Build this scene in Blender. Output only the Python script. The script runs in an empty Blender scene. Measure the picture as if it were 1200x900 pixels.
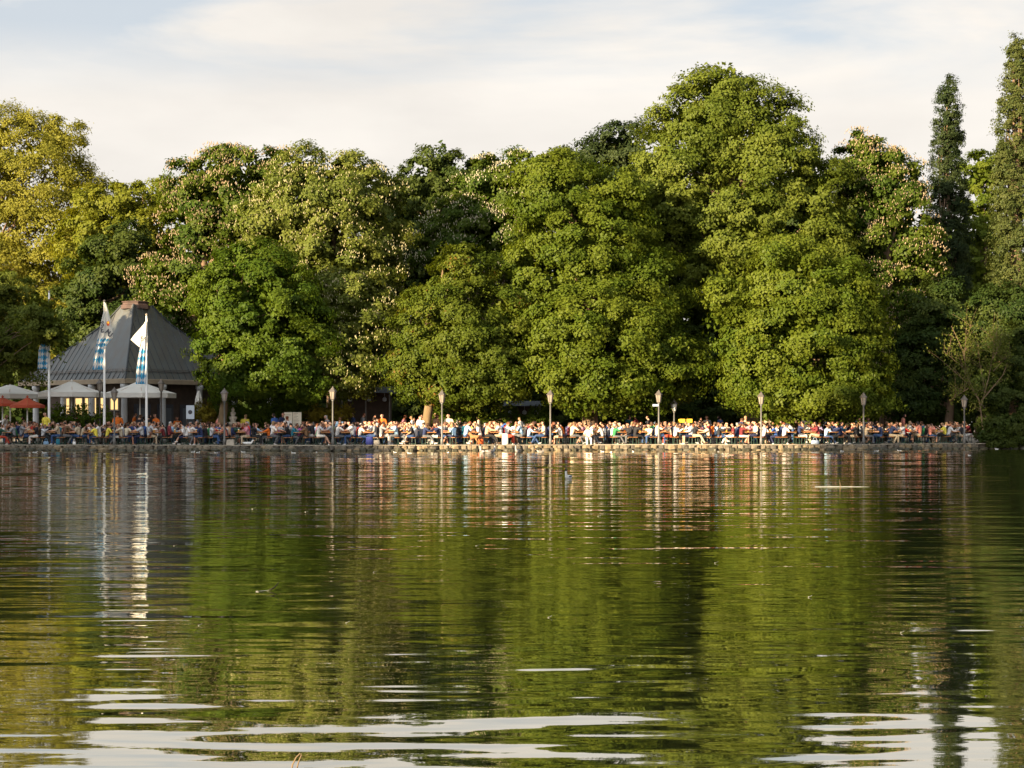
import bpy, bmesh, math, random
import numpy as np
from mathutils import Vector, Matrix

random.seed(7)
RNG = np.random.default_rng(11)
SC = bpy.context.scene
COL = SC.collection
R = math.radians

# ------------------------------------------------------------------ camera numbers
F, EYE, HOR = 1950.0, 1.62, 495.0          # focal length in photo pixels, eye height over the water, horizon row
def at(px, py, Y):
    """a place at distance Y seen at photo position px, py"""
    return Vector(((px - 600.0) / F * Y, Y, EYE - (py - HOR) / F * Y))
def ax(px, Y): return (px - 600.0) / F * Y

SUN_AZ, SUN_EL = 42.0, 10.0                # degrees to the left of straight behind the camera; elevation
SUN = Vector((-math.sin(R(SUN_AZ)) * math.cos(R(SUN_EL)), -math.cos(R(SUN_AZ)) * math.cos(R(SUN_EL)), math.sin(R(SUN_EL))))

# ------------------------------------------------------------------ materials
def new_mat(name):
    m = bpy.data.materials.new(name); m.use_nodes = True
    nt = m.node_tree; nt.nodes.clear()
    return m, nt
def N(nt, t, **kw):
    n = nt.nodes.new(t)
    for k, v in kw.items(): setattr(n, k, v)
    return n
def principled(name, col, rough=0.7, var=0.15, scale=3.0, metallic=0.0, spec=0.4, bump=0.0, stretch=(1, 1, 1)):
    m, nt = new_mat(name)
    out = N(nt, 'ShaderNodeOutputMaterial'); b = N(nt, 'ShaderNodeBsdfPrincipled')
    tc = N(nt, 'ShaderNodeTexCoord'); mp = N(nt, 'ShaderNodeMapping'); mp.inputs['Scale'].default_value = stretch
    no = N(nt, 'ShaderNodeTexNoise'); no.inputs['Scale'].default_value = scale; no.inputs['Detail'].default_value = 5
    mr = N(nt, 'ShaderNodeMapRange'); mr.inputs['From Min'].default_value = 0.25; mr.inputs['From Max'].default_value = 0.75
    mr.inputs['To Min'].default_value = 1 - var; mr.inputs['To Max'].default_value = 1 + var
    mx = N(nt, 'ShaderNodeVectorMath', operation='SCALE'); mx.inputs[0].default_value = col
    L = nt.links.new
    L(tc.outputs['Object'], mp.inputs['Vector']); L(mp.outputs[0], no.inputs['Vector']); L(no.outputs['Fac'], mr.inputs['Value']); L(mr.outputs[0], mx.inputs['Scale'])
    L(mx.outputs[0], b.inputs['Base Color']); L(b.outputs[0], out.inputs['Surface'])
    b.inputs['Roughness'].default_value = rough; b.inputs['Metallic'].default_value = metallic; b.inputs['Specular IOR Level'].default_value = spec
    if bump:
        bp = N(nt, 'ShaderNodeBump'); bp.inputs['Distance'].default_value = bump; L(no.outputs['Fac'], bp.inputs['Height']); L(bp.outputs[0], b.inputs['Normal'])
    return m
def object_colour_mat(name, rough=0.8, var=0.18, scale=9.0):
    m, nt = new_mat(name); L = nt.links.new
    out = N(nt, 'ShaderNodeOutputMaterial'); b = N(nt, 'ShaderNodeBsdfPrincipled'); oi = N(nt, 'ShaderNodeObjectInfo')
    tc = N(nt, 'ShaderNodeTexCoord'); no = N(nt, 'ShaderNodeTexNoise'); no.inputs['Scale'].default_value = scale; no.inputs['Detail'].default_value = 3
    mr = N(nt, 'ShaderNodeMapRange'); mr.inputs['From Min'].default_value = 0.3; mr.inputs['From Max'].default_value = 0.7
    mr.inputs['To Min'].default_value = 1 - var; mr.inputs['To Max'].default_value = 1 + var
    mx = N(nt, 'ShaderNodeVectorMath', operation='SCALE')
    L(tc.outputs['Object'], no.inputs['Vector']); L(no.outputs['Fac'], mr.inputs['Value']); L(oi.outputs['Color'], mx.inputs[0]); L(mr.outputs[0], mx.inputs['Scale'])
    L(mx.outputs[0], b.inputs['Base Color']); L(b.outputs[0], out.inputs['Surface'])
    b.inputs['Roughness'].default_value = rough; b.inputs['Specular IOR Level'].default_value = 0.25
    return m
def leaf_mat(name, ca, cb, trans=0.35, cc=None):
    """ca..cb by the leaf's own tint; a share of the light passes through the leaf"""
    m, nt = new_mat(name); L = nt.links.new
    out = N(nt, 'ShaderNodeOutputMaterial')
    at_ = N(nt, 'ShaderNodeAttribute', attribute_name='tint')
    rp = N(nt, 'ShaderNodeValToRGB'); e = rp.color_ramp.elements
    e[0].position = 0.0; e[0].color = (*ca, 1); e[1].position = 1.0; e[1].color = (*cb, 1)
    if cc is not None:
        k = rp.color_ramp.elements.new(0.93); k.color = (*cb, 1); rp.color_ramp.elements[-1].color = (*cc, 1)
    d = N(nt, 'ShaderNodeBsdfDiffuse'); t = N(nt, 'ShaderNodeBsdfTranslucent'); mx = N(nt, 'ShaderNodeMixShader'); mx.inputs[0].default_value = trans
    g = N(nt, 'ShaderNodeBsdfGlossy'); g.inputs['Roughness'].default_value = 0.5; g.inputs['Color'].default_value = (0.9, 0.9, 0.9, 1)
    mg = N(nt, 'ShaderNodeMixShader'); mg.inputs[0].default_value = 0.006
    tcn = N(nt, 'ShaderNodeMix', data_type='RGBA', blend_type='MULTIPLY'); tcn.inputs[0].default_value = 1.0
    tcn.inputs[7].default_value = (1.25, 1.15, 0.45, 1)
    L(at_.outputs['Fac'], rp.inputs[0]); L(rp.outputs[0], d.inputs[0]); L(rp.outputs[0], tcn.inputs[6]); L(tcn.outputs[2], t.inputs[0])
    L(d.outputs[0], mx.inputs[1]); L(t.outputs[0], mx.inputs[2]); L(mx.outputs[0], mg.inputs[1]); L(g.outputs[0], mg.inputs[2]); L(mg.outputs[0], out.inputs['Surface'])
    return m
def attr_mat(name, attr='tone', rough=0.85):
    m, nt = new_mat(name); L = nt.links.new
    out = N(nt, 'ShaderNodeOutputMaterial'); b = N(nt, 'ShaderNodeBsdfPrincipled'); a = N(nt, 'ShaderNodeAttribute', attribute_name=attr)
    L(a.outputs['Color'], b.inputs['Base Color']); L(b.outputs[0], out.inputs['Surface']); b.inputs['Roughness'].default_value = rough
    b.inputs['Specular IOR Level'].default_value = 0.2
    return m
def emit_mat(name, col, strength):
    m, nt = new_mat(name); out = N(nt, 'ShaderNodeOutputMaterial'); e = N(nt, 'ShaderNodeEmission')
    e.inputs[0].default_value = (*col, 1); e.inputs[1].default_value = strength
    nt.links.new(e.outputs[0], out.inputs['Surface']); return m

M = {}
M['bark'] = principled('bark', (0.16, 0.105, 0.065), 0.95, 0.4, 6, bump=0.03, stretch=(1, 1, 0.25))
M['bark_pale'] = principled('bark_pale', (0.17, 0.115, 0.06), 0.95, 0.3, 6, stretch=(1, 1, 0.25))
M['gravel'] = principled('gravel', (0.30, 0.25, 0.19), 0.95, 0.25, 1.5)
M['stone'] = principled('stone', (0.16, 0.13, 0.09), 0.9, 0.45, 2.2, bump=0.02)
M['stone_warm'] = principled('stone_warm', (0.20, 0.15, 0.088), 0.9, 0.4, 2.5, bump=0.02)
M['stone_dark'] = principled('stone_dark', (0.09, 0.076, 0.058), 0.9, 0.4, 2.5, bump=0.02)
M['stone_wet'] = principled('stone_wet', (0.055, 0.050, 0.030), 0.45, 0.4, 3.0, bump=0.02)
M['coping'] = principled('coping', (0.28, 0.24, 0.18), 0.9, 0.25, 1.6)
M['stone_pale'] = principled('stone_pale', (0.45, 0.39, 0.31), 0.9, 0.2, 6)
M['post'] = principled('post', (0.155, 0.15, 0.14), 0.55, 0.12, 4, metallic=0.2)
M['lamp_dark'] = principled('lamp_dark', (0.13, 0.11, 0.095), 0.5, 0.1, 5, metallic=0.3)
M['lamp_glass'] = principled('lamp_glass', (0.27, 0.225, 0.18), 0.25, 0.1, 5, spec=0.6)
M['lamp_white'] = principled('lamp_white', (0.75, 0.72, 0.62), 0.3, 0.05, 5)
M['white_paint'] = principled('white_paint', (0.78, 0.76, 0.72), 0.5, 0.06, 2)
M['column'] = principled('column', (0.44, 0.44, 0.43), 0.7, 0.08, 2)
M['bench_wood'] = principled('bench_wood', (0.36, 0.15, 0.05), 0.55, 0.2, 5, stretch=(6, 0.6, 1))
M['table_wood'] = principled('table_wood', (0.44, 0.20, 0.07), 0.5, 0.2, 5, stretch=(6, 0.6, 1))
M['leg_green'] = principled('leg_green', (0.03, 0.07, 0.05), 0.5, 0.1, 5)
M['canvas'] = principled('canvas', (0.66, 0.63, 0.57), 0.9, 0.06, 2)
M['canvas_red'] = principled('canvas_red', (0.36, 0.06, 0.025), 0.9, 0.1, 2)
M['canvas_dark'] = principled('canvas_dark', (0.10, 0.11, 0.12), 0.9, 0.1, 2)
M['dark_wood'] = principled('dark_wood', (0.06, 0.04, 0.028), 0.8, 0.3, 3)
M['fascia'] = principled('fascia', (0.30, 0.235, 0.16), 0.8, 0.2, 2)
M['rust'] = principled('rust', (0.075, 0.045, 0.036), 0.7, 0.3, 3)
M['menu_board'] = principled('menu_board', (0.50, 0.55, 0.60), 0.6, 0.05, 2)
M['menu_paper'] = principled('menu_paper', (0.78, 0.70, 0.55), 0.8, 0.06, 8)
M['ink'] = principled('ink', (0.05, 0.05, 0.06), 0.7, 0.1, 8)
M['sign_blue'] = principled('sign_blue', (0.30, 0.34, 0.42), 0.5, 0.05, 2)
M['yellow'] = principled('yellow', (0.80, 0.50, 0.03), 0.6, 0.05, 2)
M['driftwood'] = principled('driftwood', (0.26, 0.27, 0.25), 0.8, 0.15, 8)
M['skin'] = object_colour_mat('skin', 0.6, 0.08)
M['cloth'] = object_colour_mat('cloth')
M['hair'] = object_colour_mat('hair', 0.6, 0.3, 30)
M['feather'] = object_colour_mat('feather', 0.8, 0.1, 20)
M['eye'] = principled('eye', (0.02, 0.015, 0.012), 0.3, 0.05, 3)
M['lip'] = principled('lip', (0.38, 0.13, 0.10), 0.5, 0.05, 3)
M['bill'] = principled('bill', (0.55, 0.24, 0.04), 0.5, 0.1, 5)
M['plumage_dark'] = principled('plumage_dark', (0.03, 0.03, 0.032), 0.6, 0.1, 5)
M['beer'] = principled('beer', (0.62, 0.30, 0.03), 0.2, 0.05, 4, spec=0.6)
M['foam'] = principled('foam', (0.80, 0.75, 0.62), 0.8, 0.04, 4)
M['crowd'] = attr_mat('crowd')
M['dog_coat'] = principled('dog_coat', (0.30, 0.13, 0.05), 0.9, 0.3, 12)
M['pane_glow'] = emit_mat('pane_glow', (1.0, 0.66, 0.26), 0.40)  # warm emission stands in for light reflected in the window panes

def roof_material():
    m, nt = new_mat('copper_roof'); L = nt.links.new
    out = N(nt, 'ShaderNodeOutputMaterial'); b = N(nt, 'ShaderNodeBsdfPrincipled'); tc = N(nt, 'ShaderNodeTexCoord')
    n1 = N(nt, 'ShaderNodeTexNoise'); n1.inputs['Scale'].default_value = 0.7; n1.inputs['Detail'].default_value = 6
    mp = N(nt, 'ShaderNodeMapping'); mp.inputs['Scale'].default_value = (3, 3, 0.5)
    rp = N(nt, 'ShaderNodeValToRGB'); e = rp.color_ramp.elements
    e[0].position = 0.3; e[0].color = (0.115, 0.105, 0.09, 1); e[1].position = 0.75; e[1].color = (0.115, 0.13, 0.13, 1)
    L(tc.outputs['Object'], mp.inputs[0]); L(mp.outputs[0], n1.inputs['Vector']); L(n1.outputs['Fac'], rp.inputs[0]); L(rp.outputs[0], b.inputs['Base Color'])
    L(b.outputs[0], out.inputs['Surface']); b.inputs['Roughness'].default_value = 0.45; b.inputs['Metallic'].default_value = 0.25
    return m
M['roof'] = roof_material(); M['seam'] = principled('seam', (0.035, 0.040, 0.043), 0.6, 0.2, 4)

def flag_material():
    m, nt = new_mat('flag_cloth'); L = nt.links.new
    out = N(nt, 'ShaderNodeOutputMaterial'); b = N(nt, 'ShaderNodeBsdfPrincipled'); tr = N(nt, 'ShaderNodeBsdfTranslucent'); mxs = N(nt, 'ShaderNodeMixShader'); mxs.inputs[0].default_value = 0.25
    uv = N(nt, 'ShaderNodeUVMap'); uv.uv_map = 'UVMap'
    sp = N(nt, 'ShaderNodeSeparateXYZ'); L(uv.outputs[0], sp.inputs[0])
    def mth(op, a, b_=None):
        n = N(nt, 'ShaderNodeMath', operation=op)
        for i, v in enumerate((a, b_)):
            if v is None: continue
            if isinstance(v, (int, float)): n.inputs[i].default_value = v
            else: L(v, n.inputs[i])
        return n.outputs[0]
    u = mth('MULTIPLY', sp.outputs[0], 4.5); v = mth('MULTIPLY', sp.outputs[1], 9.0)
    cb = N(nt, 'ShaderNodeCombineXYZ'); L(mth('ADD', u, v), cb.inputs[0]); L(mth('SUBTRACT', v, u), cb.inputs[1])
    ck = N(nt, 'ShaderNodeTexChecker'); ck.inputs['Scale'].default_value = 1.0; L(cb.outputs[0], ck.inputs[0])
    ck.inputs[1].default_value = (0.045, 0.30, 0.52, 1); ck.inputs[2].default_value = (0.72, 0.70, 0.68, 1)
    lo = mth('GREATER_THAN', sp.outputs[1], 0.50)
    mx = N(nt, 'ShaderNodeMix', data_type='RGBA'); L(lo, mx.inputs[0]); mx.inputs[6].default_value = (0.80, 0.77, 0.70, 1); L(ck.outputs[0], mx.inputs[7])
    L(mx.outputs[2], b.inputs['Base Color']); L(mx.outputs[2], tr.inputs[0]); b.inputs['Roughness'].default_value = 0.9
    L(b.outputs[0], mxs.inputs[1]); L(tr.outputs[0], mxs.inputs[2]); L(mxs.outputs[0], out.inputs['Surface'])
    return m
M['flag'] = flag_material()

def water_material():
    m, nt = new_mat('lake_water'); L = nt.links.new
    out = N(nt, 'ShaderNodeOutputMaterial'); tc = N(nt, 'ShaderNodeTexCoord')
    def noise(sx, sy, detail, amp, rot=0.0, rough=0.5, dist=0.0):
        mp = N(nt, 'ShaderNodeMapping'); mp.inputs['Scale'].default_value = (sx, sy, 1); mp.inputs['Rotation'].default_value = (0, 0, rot)
        no = N(nt, 'ShaderNodeTexNoise', noise_dimensions='2D'); no.inputs['Scale'].default_value = 1.0; no.inputs['Detail'].default_value = detail
        no.inputs['Roughness'].default_value = rough; no.inputs['Distortion'].default_value = dist
        L(tc.outputs['Object'], mp.inputs[0]); L(mp.outputs[0], no.inputs['Vector'])
        if amp is None: return no.outputs['Fac']
        k = N(nt, 'ShaderNodeMath', operation='MULTIPLY'); L(no.outputs['Fac'], k.inputs[0]); k.inputs[1].default_value = amp
        return k.outputs[0]
    def op(o, a, b):
        n = N(nt, 'ShaderNodeMath', operation=o)
        for i, v in enumerate((a, b)):
            if isinstance(v, (int, float)): n.inputs[i].default_value = v
            else: L(v, n.inputs[i])
        return n.outputs[0]
    swell = noise(0.21, 0.68, 3.0, W['swell'], 0.06, 0.52)
    chop = noise(0.7, 3.0, 1.2, W['chop'], -0.10, 0.5)
    rip = noise(4.0, 13.0, 2.0, W['rip'], 0.12)
    gust = noise(0.05, 0.16, 2.0, None)
    mr = N(nt, 'ShaderNodeMapRange'); mr.inputs['From Min'].default_value = 0.40; mr.inputs['From Max'].default_value = 0.62; mr.inputs['To Min'].default_value = 0.15; mr.inputs['To Max'].default_value = 1.4
    L(gust, mr.inputs['Value'])
    sy = N(nt, 'ShaderNodeSeparateXYZ'); L(tc.outputs['Object'], sy.inputs[0])       # sheltered by the near bank, breezier in mid-lake where the modelled ripples take over
    def along(y0, y1, a0, a1):
        br = N(nt, 'ShaderNodeMapRange')
        for k_, v_ in (('From Min', y0), ('From Max', y1), ('To Min', a0), ('To Max', a1)): br.inputs[k_].default_value = v_
        L(sy.outputs[1], br.inputs['Value']); return br.outputs[0]
    rip = op('MULTIPLY', rip, op('MULTIPLY', along(9, 24, 0.35, 1.6), along(30, 75, 1.0, 0.3)))
    calm = along(22, 70, 1.0, 0.22); swell = op('MULTIPLY', swell, calm); chop = op('MULTIPLY', chop, op('MULTIPLY', calm, along(9, 25, 0.95, 1.5)))
    h = op('ADD', swell, op('ADD', chop, op('MULTIPLY', rip, mr.outputs[0])))
    bp = N(nt, 'ShaderNodeBump'); bp.inputs['Strength'].default_value = 1.0; bp.inputs['Distance'].default_value = 1.0; L(h, bp.inputs['Height'])
    if 'Filter Width' in bp.inputs: bp.inputs['Filter Width'].default_value = 0.03
    d = N(nt, 'ShaderNodeBsdfDiffuse'); d.inputs['Color'].default_value = (0.016, 0.020, 0.008, 1)
    g = N(nt, 'ShaderNodeBsdfGlossy'); g.inputs['Roughness'].default_value = 0.02; g.inputs['Color'].default_value = (0.99, 0.96, 0.88, 1)
    fr = N(nt, 'ShaderNodeFresnel'); fr.inputs['IOR'].default_value = W['ior']
    L(bp.outputs[0], g.inputs['Normal']); L(bp.outputs[0], fr.inputs['Normal'])
    pw = N(nt, 'ShaderNodeMath', operation='POWER'); pw.inputs[1].default_value = W['pow']; L(fr.outputs[0], pw.inputs[0])
    mx = N(nt, 'ShaderNodeMixShader'); L(pw.outputs[0], mx.inputs[0]); L(d.outputs[0], mx.inputs[1]); L(g.outputs[0], mx.inputs[2]); L(mx.outputs[0], out.inputs['Surface'])
    return m
W = dict(swell=0.028, chop=0.0052, rip=0.0007, ior=1.45, pow=0.32, breeze=0.022)
M['water'] = water_material()

# ------------------------------------------------------------------ mesh helpers
class MB:
    """collects shapes into one mesh"""
    def __init__(s): s.v, s.f, s.m = [], [], []
    def add(s, vs, fs, mi=0, mat=None):
        o = len(s.v)
        s.v += [tuple(mat @ Vector(p)) if mat is not None else tuple(p) for p in vs]
        s.f += [tuple(i + o for i in f) for f in fs]; s.m += [mi] * len(fs)
    def box(s, c, d, mi=0, rz=0.0, taper=1.0, jit=0.0):
        x, y, z = (k / 2 for k in d); t = taper
        vs = [(-x, -y, -z), (x, -y, -z), (x, y, -z), (-x, y, -z), (-x * t, -y * t, z), (x * t, -y * t, z), (x * t, y * t, z), (-x * t, y * t, z)]
        if jit: vs = [tuple(k + random.uniform(-jit, jit) for k in p) for p in vs]
        s.add(vs, [(3, 2, 1, 0), (4, 5, 6, 7), (0, 1, 5, 4), (1, 2, 6, 5), (2, 3, 7, 6), (3, 0, 4, 7)], mi, Matrix.Translation(c) @ Matrix.Rotation(rz, 4, 'Z'))
    def tube(s, pts, rad, n=6, mi=0, cap=True):
        pts = [Vector(p) for p in pts]; rad = rad if hasattr(rad, '__len__') else [rad] * len(pts)
        vs, fs = [], []; prev = None
        for i, p in enumerate(pts):
            d = (pts[min(i + 1, len(pts) - 1)] - pts[max(i - 1, 0)]).normalized()
            if prev is None: u = d.orthogonal().normalized()
            else:
                u = prev - d * prev.dot(d); u = u.normalized() if u.length > 1e-5 else d.orthogonal().normalized()
            prev = u; w = d.cross(u)
            for k in range(n):
                a = 2 * math.pi * k / n; vs.append(p + (u * math.cos(a) + w * math.sin(a)) * rad[i])
        for i in range(len(pts) - 1):
            for k in range(n): fs.append((i * n + k, i * n + (k + 1) % n, (i + 1) * n + (k + 1) % n, (i + 1) * n + k))
        if cap: fs += [tuple(range(n))[::-1], tuple((len(pts) - 1) * n + k for k in range(n))]
        s.add(vs, fs, mi)
    def lathe(s, prof, n=12, mi=0, c=(0, 0, 0), rot=0.0, cap=True):
        vs, fs = [], []
        for r, z in prof:
            for k in range(n):
                a = 2 * math.pi * k / n + rot; vs.append((c[0] + r * math.cos(a), c[1] + r * math.sin(a), c[2] + z))
        for i in range(len(prof) - 1):
            for k in range(n): fs.append((i * n + k, i * n + (k + 1) % n, (i + 1) * n + (k + 1) % n, (i + 1) * n + k))
        if cap: fs += [tuple(range(n))[::-1], tuple((len(prof) - 1) * n + k for k in range(n))]
        s.add(vs, fs, mi)
    def mesh(s, name, mats, smooth=False):
        me = bpy.data.meshes.new(name); me.from_pydata(s.v, [], s.f)
        for m in (mats if isinstance(mats, (list, tuple)) else [mats]): me.materials.append(m)
        me.polygons.foreach_set('material_index', s.m)
        if smooth: me.polygons.foreach_set('use_smooth', [True] * len(me.polygons))
        me.update(); return me
    def build(s, name, mats, parent=None, smooth=False, loc=None):
        return link(name, s.mesh(name, mats, smooth), parent, loc)
def link(name, me, parent=None, loc=None):
    o = bpy.data.objects.new(name, me); COL.objects.link(o)
    if parent is not None: o.parent = parent
    if loc is not None: o.location = loc
    return o
def tag(o, label=None, cat=None, group=None, kind=None):
    if label: o['label'] = label
    if cat: o['category'] = cat
    if group: o['group'] = group
    if kind: o['kind'] = kind
    return o
def thing(name, loc, label, cat, group=None, rz=0.0):
    o = bpy.data.objects.new(name, None); COL.objects.link(o); o.location = loc; o.rotation_euler.z = rz
    o.empty_display_size = 0.1
    return tag(o, label, cat, group)
KIDS = {}
def kids(o):
    return list(o.children)
def copy_tree(o, parent=None, cache={}):
    c = o.copy(); COL.objects.link(c)
    if parent is not None: c.parent = parent
    if o.name not in cache: cache[o.name] = kids(o)
    for ch in cache[o.name]: copy_tree(ch, c)
    return c
def np_mesh(name, verts, faces_n, mat, tint=None, smooth=False):
    """verts (n*k,3): k corners per face in order, or (verts, index array)"""
    me = bpy.data.meshes.new(name)
    idx, k = faces_n
    nv, nf = len(verts), len(idx) // k
    me.vertices.add(nv); me.vertices.foreach_set('co', np.ascontiguousarray(verts, np.float32).ravel())
    me.loops.add(nf * k); me.loops.foreach_set('vertex_index', np.ascontiguousarray(idx, np.int32))
    me.polygons.add(nf); me.polygons.foreach_set('loop_start', np.arange(nf, dtype=np.int32) * k)
    try: me.polygons.foreach_set('loop_total', np.full(nf, k, np.int32))
    except Exception: pass
    if tint is not None:
        a = me.attributes.new('tint', 'FLOAT', 'FACE'); a.data.foreach_set('value', np.ascontiguousarray(tint, np.float32))
    me.materials.append(mat); me.update(calc_edges=True); return me
def nrm(a): return a / np.maximum(np.linalg.norm(a, axis=1, keepdims=True), 1e-9)

# ------------------------------------------------------------------ foliage
def leaf_quads(P, Nn, L, Wd, rng):
    n = len(P); t = rng.normal(size=(n, 3)); t[:, 2] -= 0.7
    t = nrm(t - Nn * np.sum(t * Nn, 1, keepdims=True)); b = np.cross(Nn, t)
    s = rng.uniform(0.65, 1.3, (n, 1)); L = L * s; Wd = Wd * s
    v = np.empty((n, 4, 3)); v[:, 0] = P - t * L * 0.5; v[:, 2] = P + t * L * 0.5
    v[:, 1] = P + b * Wd * 0.5 + Nn * Wd * 0.18 - t * L * 0.08; v[:, 3] = P - b * Wd * 0.5 + Nn * Wd * 0.18 - t * L * 0.08
    return v.reshape(-1, 3)
def fbm(p, seed):
    r = np.random.default_rng(seed); s = np.zeros(len(p)); a = 1.0; f = 1.0
    for o in range(4):
        for k in range(3):
            d = r.normal(size=3); d /= np.linalg.norm(d); s += a * np.sin(p @ d * f * 1.7 + r.uniform(0, 6.28)) / 3
        a *= 0.6; f *= 1.9
    return s
def boughs(lobes, spacing, rng, rough=0.15, keep_in=0.12, inset=0.8, zmin=0.9):
    """lobes: (centre, radii) in metres -> bough centres and outward normals over the joined crown surface"""
    C_, N_ = [], []
    for i, (c, r) in enumerate(lobes):
        c = np.array(c); r = np.array(r)
        area = 4 * math.pi * (((r[0] * r[1]) ** 1.6 + (r[0] * r[2]) ** 1.6 + (r[1] * r[2]) ** 1.6) / 3) ** (1 / 1.6)
        n = max(8, int(area / spacing ** 2)); k = np.arange(n) + 0.5
        ph = np.arccos(1 - 2 * k / n); th = math.pi * (1 + 5 ** 0.5) * k + rng.uniform(0, 6)
        d = np.stack([np.cos(th) * np.sin(ph), np.sin(th) * np.sin(ph), np.cos(ph)], 1) + rng.normal(size=(n, 3)) * 0.14
        d = nrm(d); u = 1 + rough * fbm(d * 2.2, int(rng.integers(1e6))) + rng.normal(size=n) * 0.03 - 0.04
        p = c + d * (r * u[:, None] - inset * rng.uniform(0.4, 1.25, (n, 1))); nn = nrm(d / r)
        keep = np.ones(n, bool)
        for j, (c2, r2) in enumerate(lobes):
            if j == i: continue
            q = np.linalg.norm((p - np.array(c2)) / np.array(r2), axis=1)
            keep &= ~((q < 0.80) & (rng.random(n) > keep_in))
        back = (nn[:, 1] > 0.35) & (rng.random(n) < 0.55); keep &= ~back
        keep &= p[:, 2] > zmin
        C_.append(p[keep]); N_.append(nn[keep])
    return np.concatenate(C_), np.concatenate(N_)
def crown_mesh(name, lobes, mat, rng, spacing=1.25, size=1.0, per=190, leaf=(0.26, 0.17), flat=0.72, fill=0.19, zmin=0.9, sub=9, tint_bias=0.0, sig=0.2, clump=0.95, fine=0.78):
    spacing = spacing * 1.22; size = size * clump; per = int(per * 2.3); sub = int(sub * 1.6)
    B, Nn = boughs(lobes, spacing, rng, inset=0.50 * size, zmin=zmin); nb = len(B)
    sz = size * rng.uniform(0.55, 1.4, nb)
    up = np.array([0, 0, 1.0])
    # sprays on the upper and outer side of each bough
    d = rng.normal(size=(nb, sub, 3)) + (Nn * 0.95 + up * 0.38 + rng.normal(size=(nb, 3)) * 0.22)[:, None, :]
    d = d / np.linalg.norm(d, axis=2, keepdims=True)
    rr = rng.uniform(0.45, 1.0, (nb, sub, 1)) * sz[:, None, None]
    S = B[:, None, :] + d * rr * np.array([1, 1, flat]); Sd = d
    btint = rng.uniform(0.05, 0.85, nb)
    m = max(3, per // sub)
    P = (S[:, :, None, :] + np.clip(rng.normal(size=(nb, sub, m, 3)), -2, 2) * np.array([sig, sig, sig * 0.62]) * sz[:, None, None, None]).reshape(-1, 3)
    nl = nrm((np.repeat(Sd.reshape(-1, 3), m, 0) * 0.75 + np.repeat(Nn, sub * m, 0) * 0.45 + up * 0.15) + rng.normal(size=(len(P), 3)) * 0.34)
    t = np.clip(np.repeat(btint, sub * m) + rng.normal(size=len(P)) * 0.13 + tint_bias, 0, 1)
    # inner twigs with leaves that close the crown
    nf = int(len(P) * fill); k = rng.integers(0, nb, nf)
    Pi = B[k] - Nn[k] * rng.uniform(0.7, 2.4, (nf, 1)) * min(1.0, size) + np.clip(rng.normal(size=(nf, 3)), -1.5, 1.5) * 0.4 * min(1.0, size)
    ni = nrm(rng.normal(size=(nf, 3)) + Nn[k] * 0.4)
    v = np.concatenate([leaf_quads(P, nl, leaf[0] * fine, leaf[1] * fine, rng), leaf_quads(Pi, ni, leaf[0] * 1.5, leaf[1] * 1.5, rng)])
    keep = np.ones(len(v) // 4, bool)
    v = v.reshape(-1, 4, 3); keep = v[:, :, 2].min(1) > zmin * 0.5; v = v[keep]; tt = np.concatenate([t, btint[k]])[keep]
    me = np_mesh(name, v.reshape(-1, 3), (np.arange(len(v) * 4), 4), mat, tt)
    return me, B, Nn
def blossom_mesh(name, B, Nn, n, mat, rng, h=0.15, w=0.032, size=1.0):
    sel = np.where((Nn[:, 1] < 0.4))[0]
    k = rng.choice(sel, n); up = np.array([0, 0, 1.0])
    d = nrm(rng.normal(size=(n, 3)) * 0.75 + Nn[k] * 0.9 + up * 0.5)
    p = B[k] + d * np.array([1, 1, 0.62]) * size * rng.uniform(0.9, 1.25, (n, 1))
    ax_ = nrm(up + d * 0.35 + rng.normal(size=(n, 3)) * 0.12)
    s = rng.uniform(0.6, 1.25, (n, 1)); e1 = nrm(np.cross(ax_, rng.normal(size=(n, 3)))); e2 = np.cross(ax_, e1)
    v = np.empty((n, 10, 3)); v[:, 0] = p; v[:, 9] = p + ax_ * h * s
    for i in range(4):
        a = i * math.pi / 2; r = (e1 * math.cos(a) + e2 * math.sin(a)) * w * s
        v[:, 1 + i] = p + ax_ * h * s * 0.22 + r; v[:, 5 + i] = p + ax_ * h * s * 0.62 + r * 0.7
    f = []
    for i in range(4):
        j = (i + 1) % 4; f += [(0, 1 + j, 1 + i), (1 + i, 1 + j, 5 + j), (1 + i, 5 + j, 5 + i), (5 + i, 5 + j, 9)]
    f = np.array(f).ravel(); idx = (np.arange(n)[:, None] * 10 + f[None, :]).ravel()
    return np_mesh(name, v.reshape(-1, 3), (idx, 3), mat, np.repeat(np.clip(rng.normal(0.5, 0.25, n), 0, 1), 16))
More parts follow.
